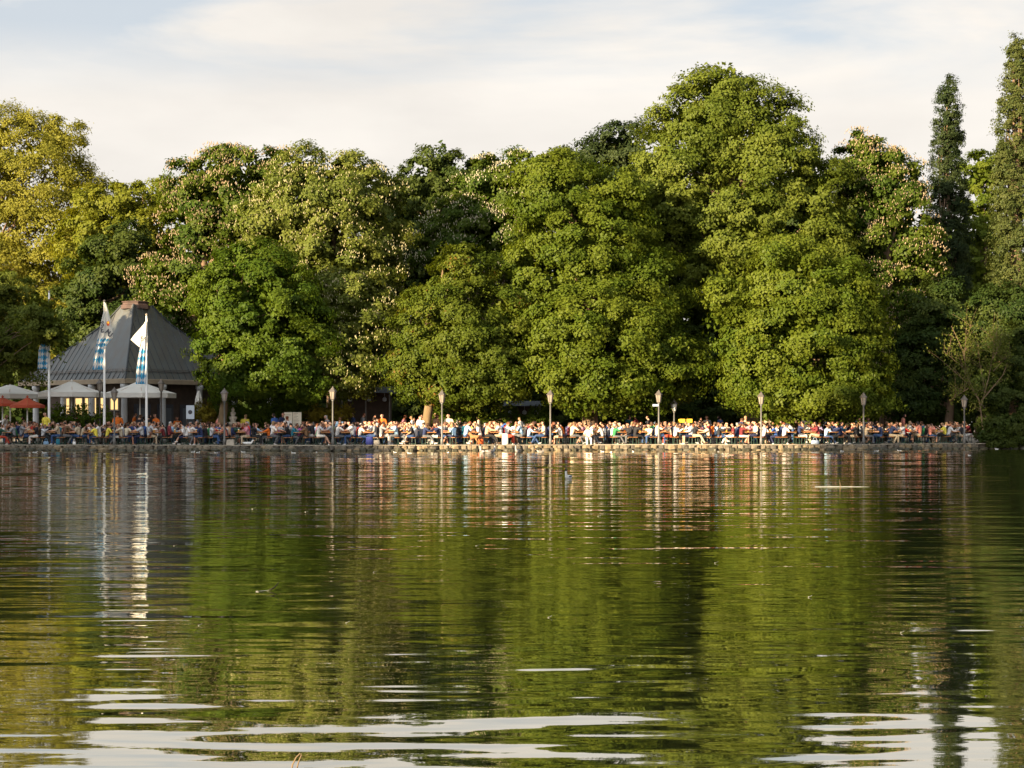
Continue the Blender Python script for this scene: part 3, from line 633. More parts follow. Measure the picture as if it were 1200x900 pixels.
    for k, ts in ((0, (0.12, 0.4, 0.68, 0.985)), (1, (0.27, 0.55, 0.83))):
        for t in ts:
            c = ln[k].lerp(ln[k + 1], t); mb = MB(); mb.lathe([(0.27, 0), (0.27, 0.2), (0.21, 0.25), (0.19, 3.45), (0.26, 3.55), (0.26, 3.76)], 12, c=(c.x, c.y, 0)); mb.build('column', M['column'], r, True)
    P, Q = ins[0], ins[1]; u = (Q - P).normalized(); n = Vector((u.y, -u.x, 0)); n = n if n.y < 0 else -n
    for t, w, zc, h in ((0.28, 0.35, 2.4, 1.0), (0.42, 0.75, 2.35, 1.1), (0.52, 0.35, 2.4, 1.0), (0.61, 0.5, 2.4, 1.0), (0.71, 0.3, 2.4, 1.0), (0.86, 0.8, 2.5, 0.7)):
        c = P.lerp(Q, t) + n * 0.14; a = math.atan2(u.y, u.x); f = MB()
        for sx in (-1, 1): f.box(Vector((c.x, c.y, zc)) + u * sx * (w / 2 + 0.04), (0.08, 0.10, h + 0.16), rz=a)
        for sz in (-1, 1): f.box((c.x, c.y, zc + sz * (h / 2 + 0.04)), (w - 0.002, 0.09, 0.08), rz=a)
        fo = f.build('window', M['fascia'], r); g = MB(); g.box((c.x, c.y, zc), (w, 0.04, h), rz=a); g.build('pane', M['pane_glow'], fo)
    P, Q = ins[1], ins[2]; u = (Q - P).normalized(); n = Vector((u.y, -u.x, 0)); n = n if n.y < 0 else -n; a = math.atan2(u.y, u.x)
    for t in (0.12, 0.34, 0.56, 0.78):
        c = P.lerp(Q, t) + n * 0.14; f = MB(); f.box((c.x, c.y, 1.3), (1.3, 0.06, 2.4), rz=a); fo = f.build('door', M['ink'], r)
        g = MB(); g.box(Vector((c.x, c.y, 1.5)) + n * 0.045, (0.9, 0.03, 1.5), rz=a); g.build('pane', M['canvas_dark'], fo)
        g = MB(); g.box(Vector((c.x, c.y, 1.1)) + n * 0.06 + u * 0.55, (0.04, 0.06, 0.22), rz=a); g.build('handle', M['post'], fo)
pavilion()

def serving_hut(px, w, y_top, y_eave, Y, label):
    x = ax(px, Y); zt = EYE - (y_top - HOR) / F * Y - GZ; ze = EYE - (y_eave - HOR) / F * Y - GZ; W_ = w / F * Y
    r = thing('serving_hut', (x, Y, GZ), label, 'hut')
    a = MB(); a.add([(-W_ / 2, -2.2, ze), (W_ / 2, -2.2, ze), (W_ / 2, 2.2, ze), (-W_ / 2, 2.2, ze), (-W_ / 2, -0.3, zt), (W_ / 2, -0.3, zt)], [(0, 1, 5, 4), (2, 3, 4, 5), (1, 2, 5), (3, 0, 4), (3, 2, 1, 0)])
    a.build('roof', M['canvas_dark'], r); b = MB(); b.box((0, 0.6, ze / 2), (W_ - 0.6, 2.4, ze - 0.02)); b.build('wall', M['dark_wood'], r)
    c = MB(); c.box((0, -1.0, 0.55), (W_ - 0.8, 0.5, 1.1)); c.build('counter', M['dark_wood'], r)
    for s in np.linspace(-1, 1, max(2, int(W_ / 1.4) + 1)):
        d = MB(); d.tube([(s * (W_ / 2 - 0.15), -2.05, 0), (s * (W_ / 2 - 0.15), -2.05, ze)], 0.05, 6); d.build('roof_post', M['post'], r)
    for s in (-0.62, 0.1, 0.7):
        d = MB(); d.tube([(s * W_ / 2, -1.7, ze), (s * W_ / 2, -1.7, ze - 0.25)], 0.012, 4); d.lathe([(0.04, -0.25), (0.13, -0.36), (0.13, -0.5), (0.05, -0.55)], 8, c=(s * W_ / 2, -1.7, ze)); d.build('hanging_lamp', M['menu_board'], r)
serving_hut(432, 60, 453, 461, 108.5, 'dark serving hut with grey roof between the two low maples')
serving_hut(612, 46, 470, 476, 109.5, 'dark flat roofed serving hut on thin posts beneath the middle trees')

# ------------------------------------------------------------------ lamps, flags, parasols
def lamp(px, ytop, Y, label, style=0, h=None):
    x = ax(px, Y); r = thing('lamp_post', (x, Y, GZ), label, 'street lamp', 'lamp posts along the lake shore' if style == 0 else 'lamp posts among the tables')
    H = (EYE - (ytop - HOR) / F * Y) - GZ
    p = MB(); p.lathe([(0.085, 0), (0.085, 0.35), (0.055, 0.42), (0.045, H - 0.82), (0.07, H - 0.8), (0.07, H - 0.74)], 10); p.build('post', M['post'] if style != 1 else M['lamp_dark'], r, True)
    z = H - 0.74; dark = M['lamp_dark']
    g = MB(); g.lathe([(0.10, z + 0.03), (0.175, z + 0.45)], 6); go = g.build('lantern', M['lamp_white'] if style == 2 else M['lamp_glass'], r)
    f = MB()
    for k in range(6):
        a = 2 * math.pi * k / 6; f.tube([(0.108 * math.cos(a), 0.108 * math.sin(a), z + 0.01), (0.183 * math.cos(a), 0.183 * math.sin(a), z + 0.46)], 0.012, 4)
    f.lathe([(0.09, z), (0.12, z + 0.03)], 6); f.build('frame', dark, go)
    c = MB(); c.lathe([(0.235, z + 0.45), (0.225, z + 0.49), (0.12, z + 0.60), (0.09, z + 0.66), (0.045, z + 0.68), (0.03, z + 0.74), (0.0, z + 0.76)], 6); c.build('lamp_cap', dark, r)
    return r
ORD = ['first', 'second', 'third', 'fourth', 'fifth', 'sixth', 'seventh', 'eighth', 'ninth']
LAMPS = [(134, 454), (263, 455), (390, 453), (518, 457), (645, 457), (772, 457), (892, 459), (1012, 460), (1130, 463)]
for i, (px, yt) in enumerate(LAMPS):
    Y = shore(ax(px, 95)) + 0.55
    lamp(px, yt, Y, f'grey lantern lamp post on the shore wall, {ORD[i]} of nine along the lake')
lamp(117, 444, 101, 'dark lantern lamp post just behind the middle flagpole', 1)
lamp(189, 444, 101, 'dark lantern lamp post right of the third flag', 1)
lamp(790, 468, 102, 'lamp post with white lit looking lantern behind the street sign lamp', 2)
sx = ax(772, shore(8.4) + 0.55)
sg = thing('street_sign', (sx - 0.19, shore(8.4) + 0.50, at(772, 475, 97).z), 'small blue grey name sign fixed to the sixth shore lamp post', 'sign')
mb = MB(); mb.box((0, 0, 0), (0.36, 0.02, 0.13)); mb.build('sign_plate', M['sign_blue'], sg)
mb = MB(); mb.box((0, -0.013, 0), (0.30, 0.004, 0.035)); mb.build('lettering', M['white_paint'], sg)

def flagpole(px, ytop, Y, label):
    x = ax(px, Y); H = (EYE - (ytop - HOR) / F * Y) - GZ; r = thing('flagpole', (x, Y, GZ), label, 'flagpole', 'white flagpoles')
    p = MB(); p.lathe([(0.085, 0), (0.08, 1.0), (0.05, H)], 10); p.build('pole', M['white_paint'], r, True)
    b = MB(); b.lathe([(0.16, 0), (0.16, 0.12), (0.10, 0.16)], 10); b.build('pole_base', M['post'], r)
    f = MB(); f.lathe([(0.02, H), (0.07, H + 0.05), (0.07, H + 0.1), (0.0, H + 0.15)], 8); f.build('finial', M['lamp_glass'], r)
    c = MB(); c.tube([(0.06, -0.06, 1.2), (0.055, -0.055, H - 0.15)], 0.008, 4); c.build('halyard', M['white_paint'], r)
def flag(name, label, Y, rows, v0=0.0, v1=1.0, patches=(), marks=(), seed=1, pleats=2.5):
    """rows: (py, left px, right px) of the hanging cloth from top to bottom; pleats fold it in depth"""
    rg = random.Random(seed); org = at(rows[0][2], rows[0][0], Y); o_ = []
    mb = MB(); uvs = []; nu, nv = 22, 36
    def row(t):
        s = t * (len(rows) - 1); i = min(int(s), len(rows) - 2); f = s - i; a, b = rows[i], rows[i + 1]
        return [a[k] + (b[k] - a[k]) * f for k in range(3)]
    def pt(u, t):
        py, l, r_ = row(t); w = (r_ - l) / F * Y
        dy = 0.055 * math.sin(u * pleats * 2 * math.pi + 1.5 * t + seed) * min(1, w / 0.5) + 0.03 * math.sin(u * 6 + t * 4)
        px = l + (r_ - l) * u + 0.6 * math.sin(u * pleats * 2 * math.pi * 1.3 + 2 * t)
        return at(px, py, Y + dy - 0.10) - org
    vs = [pt(i / nu, j / nv) for j in range(nv + 1) for i in range(nu + 1)]; uv = [(i / nu, v0 + (v1 - v0) * j / nv) for j in range(nv + 1) for i in range(nu + 1)]
    fs = [(j * (nu + 1) + i, j * (nu + 1) + i + 1, (j + 1) * (nu + 1) + i + 1, (j + 1) * (nu + 1) + i) for j in range(nv) for i in range(nu)]
    mb.add(vs, fs); uvs += uv
    for tri in patches:                                    # a corner of the cloth blown aside
        A, B, C_ = [at(a, b, Y - 0.16) - org for a, b in tri]; n = 8; vs, fs, idx = [], [], {}
        for i in range(n + 1):
            for j in range(n + 1 - i):
                p = A + (B - A) * (i / n) + (C_ - A) * (j / n); p.y += 0.05 * math.sin(i * 0.9 + j * 0.5); idx[i, j] = len(vs); vs.append(p); uvs.append((0.5, 0.1))
        for i in range(n):
            for j in range(n - i):
                fs.append((idx[i, j], idx[i + 1, j], idx[i, j + 1]))
                if i + j < n - 1: fs.append((idx[i + 1, j], idx[i + 1, j + 1], idx[i, j + 1]))
        mb.add(vs, fs)
    r = thing(name, org, label, 'flag')
    o = mb.build('cloth', M['flag'], r, True); me = o.data; ul = me.uv_layers.new(name='UVMap')
    for lp in me.loops: ul.data[lp.index].uv = uvs[lp.vertex_index]
    for kind, px, py, sz, rot in marks:
        p = at(px, py, Y - 0.30) - org
        if kind == 'emblem':
            m = MB(); m.lathe([(sz, 0), (sz * 0.9, 0.004)], 10); me = m.mesh('emblem', M['canvas_red']); me.transform(Matrix.Rotation(R(90), 4, 'X')); me.transform(Matrix.Diagonal((0.75, 1, 1.15, 1)))
            me.transform(Matrix.Translation(p)); eo = link('emblem', me, r); m = MB(); m.lathe([(sz * 0.5, 0), (sz * 0.45, 0.006)], 8); me = m.mesh('shield', M['yellow']); me.transform(Matrix.Rotation(R(90), 4, 'X')); me.transform(Matrix.Translation(p + Vector((0, -0.004, 0.05)))); link('shield', me, eo)
        else:
            cu = bpy.data.curves.new('letter', 'FONT'); cu.body = kind; cu.size = sz; cu.extrude = 0.003; cu.offset = 0.014; cu.align_x = 'CENTER'; cu.align_y = 'CENTER'
            t = bpy.data.objects.new('letter', cu); COL.objects.link(t); bpy.context.view_layer.update()
            me = bpy.data.meshes.new_from_object(t.evaluated_get(bpy.context.evaluated_depsgraph_get())); bpy.data.objects.remove(t)
            me.materials.clear(); me.materials.append(M['ink']); me.transform(Matrix.Translation(p) @ Matrix.Rotation(R(rot), 4, 'Y') @ Matrix.Rotation(R(90), 4, 'X') @ Matrix.Diagonal((0.85, 1, 1, 1)))
            link('lettering', me, r)
FY = 98.6
flagpole(57.5, 343, FY, 'white flagpole half hidden by leaves beside the red parasols')
flagpole(122.3, 354, FY, 'white flagpole between the two big cream parasols')
flagpole(171.7, 370, FY, 'white flagpole in front of the sunlit cream parasol')
flag('flag', 'blue and white lozenge flag half hidden behind leaves', FY, [(385, 52, 57), (398, 48, 57), (410, 45, 56.5), (422, 44, 56.5), (432, 43.5, 56)], 0.3, 1.0, seed=2)
flag('flag', 'white flag with orange emblem and blue lozenges hanging left of its pole', FY, [(355, 121.5, 123.5), (366, 121, 127), (378, 118, 129.5), (388, 116, 131.5), (396, 114, 131.5), (402, 112.5, 126), (409, 111.5, 123), (420, 109, 122.5), (433, 107.5, 122)], 0.0, 1.0, seed=4,
     marks=[('emblem', 126.6, 379, 0.13, 0), ('S', 120.2, 380, 0.42, 0), ('E', 119.6, 387, 0.42, -10), ('A', 126.2, 388.5, 0.40, 20), ('U', 129.0, 392, 0.40, 35)])
flag('flag', 'white and blue lozenge flag with one corner blown out left', FY, [(377, 170, 171.5), (388, 167.5, 171.5), (398, 165.5, 171.5), (408, 163.5, 171.5), (420, 161, 172), (436, 159, 171.5), (450, 158.5, 170.5)], 0.0, 1.0, seed=6,
     patches=[((170.5, 377), (153, 398), (163.8, 407))], marks=[('Se', 168.3, 397, 0.40, -12)])

def parasol(name, label, px, ytop, yrim, half, Y, mat, ribs=8, vh=0.28, valance=True):
    x = ax(px, Y); zr = EYE - (yrim - HOR) / F * Y - GZ; zt = EYE - (ytop - HOR) / F * Y - GZ; rr = half / F * Y; r = thing(name, (x, Y, GZ), label, 'parasol')
    c = MB(); d = zt - zr; rot = math.pi / ribs * 0.7
    c.lathe([(rr, zr), (rr * 0.66, zr + d * 0.30), (rr * 0.33, zr + d * 0.65), (rr * 0.09, zr + d * 0.97), (0.02, zt)], ribs, rot=rot, cap=False)
    co = c.build('canopy', mat, r)
    if valance: v = MB(); v.lathe([(rr * 0.995, zr - vh), (rr, zr - 0.003)], ribs, rot=rot, cap=False); v.build('valance', mat, co)
    p = MB(); p.lathe([(0.04, 0), (0.04, zt - 0.02)], 8); p.build('pole', M['white_paint'], r); f = MB(); f.lathe([(0.03, zt), (0.09, zt + 0.04), (0.03, zt + 0.12), (0, zt + 0.16)], 8); f.build('finial', mat, r)
    b = MB(); b.box((0, 0, 0.06), (0.7, 0.7, 0.12)); b.build('base', M['stone'], r)
    for k in range(ribs):
        a = 2 * math.pi * k / ribs + rot; b = MB(); b.tube([(rr * math.cos(a) * 0.97, rr * math.sin(a) * 0.97, zr - 0.01), (rr * 0.33 * math.cos(a), rr * 0.33 * math.sin(a), zr + d * 0.62), (0.04, 0, zt - 0.1)], 0.018, 4); b.build('rib', M['bench_wood'], r)
parasol('parasol', 'wide cream parasol in shade between the first two flagpoles', 84, 447, 460, 38, 102.3, M['canvas'])
parasol('parasol', 'wide cream parasol catching sunlight behind the third flag', 164, 447, 461, 42, 102.5, M['canvas'])
parasol('parasol', 'wide cream parasol behind the red parasols under the leaves', 12, 451, 462, 42, 104.5, M['canvas'])
parasol('parasol', 'orange red parasol right of its twin beneath the leaves', 32, 466, 475, 20, 99.3, M['canvas_red'], vh=0.16)
parasol('parasol', 'orange red parasol cut by the left edge of the picture', 3, 466, 473, 22, 100.2, M['canvas_red'], vh=0.16)
def folded(px, y0, y1, Y, label):
    x = ax(px, Y); z0 = EYE - (y1 - HOR) / F * Y - GZ; z1 = EYE - (y0 - HOR) / F * Y - GZ; r = thing('folded_parasol', (x, Y, GZ), label, 'parasol'); c = MB(); n = 14; vs = []
    prof = [(0.05, z1), (0.12, z1 - 0.2), (0.20, z0 + (z1 - z0) * 0.45), (0.22, z0 + 0.12), (0.19, z0)]
    for q, z in prof:
        for k in range(n): a = 2 * math.pi * k / n; m = q * (1.15 if k % 2 else 0.8); vs.append((m * math.cos(a), m * math.sin(a), z))
    c.add(vs, [(i * n + k, (i + 1) * n + k, (i + 1) * n + (k + 1) % n, i * n + (k + 1) % n) for i in range(len(prof) - 1) for k in range(n)]); c.build('canopy', M['canvas'], r)
    p = MB(); p.lathe([(0.035, 0), (0.035, z1 + 0.1)], 8); p.build('pole', M['post'], r); b = MB(); b.box((0, 0, 0.06), (0.6, 0.6, 0.12)); b.build('base', M['stone'], r)
folded(233, 458, 476, 103.2, 'folded white parasol above the golden bush')
folded(317, 459, 473, 105.5, 'folded white parasol catching sun under the maple boughs')

def board(px, y0, y1, w, Y, label, mat, cols=1, mark=None):
    x = ax(px, Y); z0 = EYE - (y1 - HOR) / F * Y - GZ; z1 = EYE - (y0 - HOR) / F * Y - GZ; W_ = w / F * Y; r = thing('menu_board', (x, Y, GZ), label, 'sign board'); n = cols
    for i in range(n):
        cx = -W_ / 2 + W_ * (i + 0.5) / n; b = MB(); b.box((cx, 0, (z0 + z1) / 2), (W_ / n - 0.03, 0.06, z1 - z0)); po = b.build('panel', mat, r)
        t = MB()
        for k in range(9):
            zz = z1 - (z1 - z0) * (k + 1) / 10.5
            if random.random() < 0.8: l = random.uniform(0.3, 0.75) * W_ / n; t.box((cx - (W_ / n - 0.1 - l) / 2, -0.033, zz), (l, 0.004, 0.022))
        if mark is None: t.build('printed_lines', M['fascia'], po)
        else:
            e = MB(); e.lathe([(0.13, 0), (0.13, 0.01)], 10); me = e.mesh('round_mark', M['ink']); me.transform(Matrix.Rotation(R(90), 4, 'X')); me.transform(Matrix.Translation((cx, -0.031, (z0 + z1) / 2))); link('round_mark', me, po)
    for s in (-1, 1): b = MB(); b.box((s * (W_ / 2 - 0.05), 0.07, z0 / 2 + 0.2), (0.06, 0.06, z0 + 0.4)); b.build('leg', M['dark_wood'], r)
board(223, 475, 491, 10, 101.0, 'pale blue menu board with a dark round mark beside the golden bush', M['menu_board'], mark=1)
board(343, 483, 500, 21, 101.5, 'cream double menu panel with faint print near two standing people', M['menu_paper'], 2)
x, Y = ax(803, 103), 103
yb = thing('yellow_counter_sign', (x, Y, GZ), 'long yellow sign box on a counter behind the white lantern', 'sign')
mb = MB(); mb.box((0, 0, at(803, 493, Y).z - GZ), (0.85, 0.2, 0.22)); mb.build('sign_box', M['yellow'], yb); mb = MB(); mb.box((0, 0.1, 0.62), (2.0, 0.5, 1.25)); mb.build('counter', M['dark_wood'], yb)

def fountain():
    Y = 102.0; p = Vector((ax(273, Y), Y, GZ)); r = thing('stone_fountain', p, 'carved stone fountain ornament of stacked bowls before the hedge', 'fountain')
    z0 = at(273, 500, Y).z - GZ; h = at(273, 477, Y).z - GZ
    b = MB(); b.lathe([(0.36, 0), (0.36, 0.1), (0.22, 0.2), (0.2, z0 - 0.15), (0.3, z0)], 12); b.build('plinth', M['stone_pale'], r, True)
    s = (h - z0)
    b = MB(); b.lathe([(0.2, z0 + 0.002), (0.34, z0 + s * 0.16), (0.34, z0 + s * 0.22), (0.14, z0 + s * 0.26), (0.24, z0 + s * 0.42), (0.25, z0 + s * 0.5), (0.11, z0 + s * 0.54), (0.18, z0 + s * 0.66), (0.18, z0 + s * 0.72), (0.08, z0 + s * 0.76), (0.11, z0 + s * 0.88), (0.02, h)], 14); b.build('bowls', M['stone_pale'], r, True)
fountain()

# ------------------------------------------------------------------ people
def skin_mesh(name, V, E, sub=1, root=0):
    """V: (co, radius); grows one continuous surface round the joints"""
    me = bpy.data.meshes.new(name + '_rig'); me.from_pydata([v[0] for v in V], E, []); o = bpy.data.objects.new(name + '_rig', me); COL.objects.link(o)
    sk = o.modifiers.new('skin', 'SKIN'); sk.use_smooth_shade = True; sk.branch_smoothing = 0.3
    for i, v in enumerate(V):
        s = me.skin_vertices[0].data[i]; rr = v[1]; s.radius = rr if hasattr(rr, '__len__') else (rr, rr); s.use_root = (i == root)
    if sub: m = o.modifiers.new('sub', 'SUBSURF'); m.levels = sub; m.render_levels = sub
    bpy.context.view_layer.update()
    out = bpy.data.meshes.new_from_object(o.evaluated_get(bpy.context.evaluated_depsgraph_get())); out.name = name
    bpy.data.objects.remove(o); bpy.data.meshes.remove(me); return out
def rig(pose):
    """joints of one figure facing +Y with the feet at z 0; returns vertices, bones with the region they belong to"""
    V, B = [], []
    def j(co, r): V.append((Vector(co), r)); return len(V) - 1
    def bone(a, b, reg): B.append((a, b, reg))
    l = pose.get('lean', 0.0); tw = pose.get('twist', 0.0); base = pose.get('hip', 0.54); up = pose.get('up', 1.0)
    ct, st_ = math.cos(tw), math.sin(tw)
    def tor(x, y, z):                                      # a point of the upper body: leaned and twisted about the hips
        k = z / 0.5; px, py = x * ct - y * st_, x * st_ + y * ct
        return (px, py + l * k, base + z * up)
    pel = j((0, 0, base), (0.135, 0.115)); spi = j(tor(0, 0, 0.21), (0.135, 0.105)); che = j(tor(0, 0, 0.38), (0.15, 0.112)); nb = j(tor(0, 0, 0.50), 0.062); bone(pel, spi, 'torso'); bone(spi, che, 'torso'); bone(che, nb, 'torso')
    hl = pose.get('nod', 0.03); nk = j(tor(0, 0.01, 0.555), 0.052); h1 = j(tor(0, 0.03 + hl, 0.615), (0.07, 0.08)); h2 = j(tor(0, 0.035 + hl, 0.685), (0.082, 0.096)); h3 = j(tor(0, 0.02 + hl, 0.765), (0.06, 0.07))
    bone(nb, nk, 'neck'); bone(nk, h1, 'head'); bone(h1, h2, 'head'); bone(h2, h3, 'head')
    ns = j(tor(0, 0.145 + hl, 0.655), 0.014); bone(h2, ns, 'head')
    for s in (-1, 1):
        e = j(tor(s * 0.098, 0.02 + hl, 0.672), 0.017); bone(h2, e, 'head')
    hands = []
    for k, s in ((0, -1), (1, 1)):
        sh = j(tor(s * 0.185, 0, 0.45), 0.062); bone(che, sh, 'torso'); el, wr = pose['arms'][k]
        el = Vector((s * el[0], el[1] + l * 0.8, el[2])); wr = Vector((s * wr[0], wr[1] + l * 0.8, wr[2]))
        a = j(el, 0.042); w = j(wr, 0.029); mid = j((V[sh][0] + el) / 2, 0.052); bone(sh, mid, 'uparm'); bone(mid, a, 'uparm'); m2 = j((el + wr) / 2, 0.039); bone(a, m2, 'forearm'); bone(m2, w, 'forearm')
        d = (wr - el).normalized(); pl = j(wr + d * 0.07, (0.036, 0.022)); bone(w, pl, 'hand'); side = d.cross(Vector((0, 0, 1)))
        side = side.normalized() if side.length > 0.1 else Vector((1, 0, 0)); dn = Vector((0, 0, -1)) if abs(d.z) < 0.8 else Vector((0, 1, 0))
        for f, ln in ((-1.5, 0.06), (-0.5, 0.075), (0.5, 0.08), (1.5, 0.07)):
            q1 = j(V[pl][0] + side * f * 0.019 + d * 0.035, 0.0095); q2 = j(V[q1][0] + d * ln * 0.5 + dn * 0.012, 0.009); q3 = j(V[q2][0] + d * ln * 0.4 + dn * 0.03, 0.0075); bone(pl, q1, 'hand'); bone(q1, q2, 'hand'); bone(q2, q3, 'hand')
        t1 = j(wr + d * 0.045 - side * s * 0.045, 0.011); t2 = j(V[t1][0] + d * 0.04 - side * s * 0.012 + dn * 0.015, 0.0095); bone(w, t1, 'hand'); bone(t1, t2, 'hand')
    for k, s in ((0, -1), (1, 1)):
        kn, an = pose['legs'][k]; hp = j((s * 0.09, 0.01, base - 0.02), 0.098); bone(pel, hp, 'hips'); knv = Vector((s * kn[0], kn[1], kn[2])); anv = Vector((s * an[0], an[1], an[2]))
        mid = j(V[hp][0].lerp(knv, 0.55), 0.078); b = j(knv, 0.058); cf = j(knv.lerp(anv, 0.4), 0.052); c = j(anv, 0.036); bone(hp, mid, 'thigh'); bone(mid, b, 'thigh'); bone(b, cf, 'shin'); bone(cf, c, 'shin')
        sh = (anv - knv).normalized(); fw = Vector((0, 1, 0)) - sh * sh.y if abs(sh.y) < 0.9 else Vector((0, 0, 1)); fw.normalize()
        he = j(anv + sh * 0.045 - fw * 0.03, 0.03); ba = j(anv + sh * 0.055 + fw * 0.10, (0.036, 0.026)); to = j(anv + sh * 0.06 + fw * 0.17, (0.028, 0.018)); bone(c, he, 'foot'); bone(c, ba, 'foot'); bone(ba, to, 'foot')
    return V, B
ARM_TABLE = ((0.25, 0.10, 0.80), (0.13, 0.34, 0.79)); ARM_LAP = ((0.25, 0.0, 0.78), (0.11, 0.20, 0.65)); ARM_DRINK = ((0.26, 0.20, 0.93), (0.09, 0.17, 1.11))
ARM_FAR = ((0.24, 0.22, 0.85), (0.15, 0.46, 0.80)); ARM_CHIN = ((0.20, 0.22, 0.80), (0.08, 0.15, 1.03)); ARM_GEST = ((0.30, 0.14, 0.88), (0.30, 0.34, 1.02))
LEG_SIT = ((0.11, 0.42, 0.52), (0.11, 0.42, 0.09)); LEG_OUT = ((0.13, 0.42, 0.53), (0.13, 0.66, 0.12)); LEG_IN = ((0.12, 0.42, 0.51), (0.10, 0.22, 0.10)); LEG_CROSS = ((0.02, 0.40, 0.62), (-0.14, 0.52, 0.25)); LEG_WIDE = ((0.26, 0.36, 0.52), (0.27, 0.38, 0.09))
POSES = {
    'elbows': dict(lean=0.16, nod=0.05, arms=(ARM_TABLE, ARM_TABLE), legs=(LEG_SIT, LEG_IN)),
    'drinking': dict(lean=0.03, arms=(ARM_TABLE, ARM_DRINK), legs=(LEG_SIT, LEG_SIT)),
    'upright': dict(lean=-0.02, arms=(ARM_LAP, ARM_LAP), legs=(LEG_OUT, LEG_SIT)),
    'chin': dict(lean=0.22, nod=0.06, arms=(ARM_FAR, ARM_CHIN), legs=(LEG_IN, LEG_IN)),
    'talking': dict(lean=0.07, twist=-0.45, arms=(ARM_TABLE, ARM_GEST), legs=(LEG_CROSS, LEG_SIT)),
    'turned': dict(lean=0.05, twist=0.6, arms=(ARM_LAP, ARM_FAR), legs=(LEG_WIDE, LEG_WIDE)),
    'slouched': dict(lean=0.20, nod=0.09, arms=(ARM_LAP, ARM_TABLE), legs=(LEG_OUT, LEG_CROSS)),
    'reaching': dict(lean=0.12, twist=0.25, arms=(ARM_FAR, ARM_FAR), legs=(LEG_SIT, LEG_OUT)),
    'standing': dict(hip=0.94, lean=0.02, arms=(((0.25, -0.03, 1.14), (0.24, 0.08, 0.92)), ((0.25, -0.03, 1.14), (0.23, 0.12, 0.94))), legs=(((0.10, 0.03, 0.50), (0.10, -0.01, 0.09)), ((0.11, 0.04, 0.50), (0.13, 0.03, 0.09)))),
    'carrying': dict(hip=0.94, lean=0.04, arms=(((0.25, 0.0, 1.15), (0.16, 0.27, 1.12)), ((0.25, 0.0, 1.15), (0.16, 0.27, 1.12))), legs=(((0.10, 0.14, 0.52), (0.10, 0.16, 0.09)), ((0.10, -0.02, 0.49), (0.10, -0.26, 0.13)))),
    'bending': dict(hip=0.92, lean=0.42, up=0.62, nod=0.08, arms=(((0.24, 0.16, 0.98), (0.20, 0.34, 0.80)), ((0.24, 0.16, 0.98), (0.20, 0.34, 0.80))), legs=(((0.10, 0.03, 0.49), (0.10, -0.02, 0.09)), ((0.11, 0.05, 0.49), (0.12, -0.03, 0.09)))),
}
def regions(me, V, B):
    """for every face of the grown surface: the region of the nearest bone"""
    nv = len(me.vertices); co = np.empty(nv * 3); me.vertices.foreach_get('co', co); co = co.reshape(-1, 3)
    fc = np.empty(len(me.polygons) * 3); me.polygons.foreach_get('center', fc); fc = fc.reshape(-1, 3); best = np.full(len(fc), 1e9); reg = np.zeros(len(fc), int)
    names = ['torso', 'neck', 'head', 'uparm', 'forearm', 'hand', 'hips', 'thigh', 'shin', 'foot']
    for a, b, rg in B:
        A, Bb = np.array(V[a][0]), np.array(V[b][0]); d = Bb - A; t = np.clip(((fc - A) @ d) / max(d @ d, 1e-9), 0, 1)
        ra = V[a][1]; ra = max(ra) if hasattr(ra, '__len__') else ra; rb = V[b][1]; rb = max(rb) if hasattr(rb, '__len__') else rb
        dist = np.linalg.norm(fc - (A + t[:, None] * d), axis=1) - (ra + (rb - ra) * t) * 0.8; m = dist < best; best[m] = dist[m]; reg[m] = names.index(rg)
    return reg, names, fc, co
def shell(name, me, faces, off, mat, extra=None):
    """clothing or hair: the chosen faces of the body, set off along the surface"""
    nv = len(me.vertices); no = np.empty(nv * 3); me.vertices.foreach_get('normal', no); co = np.empty(nv * 3); me.vertices.foreach_get('co', co); P = (co + no * off).reshape(-1, 3)
    use = {}; vs, fs = [], []
    for f in faces:
        t = []
        for v in me.polygons[f].vertices:
            if v not in use: use[v] = len(vs); vs.append(tuple(P[v]))
            t.append(use[v])
        fs.append(tuple(t))
    mb = MB(); mb.add(vs, fs)
    if extra: extra(mb)
    m = mb.mesh(name, mat, True); return m
PROTO, LOW = {}, {}
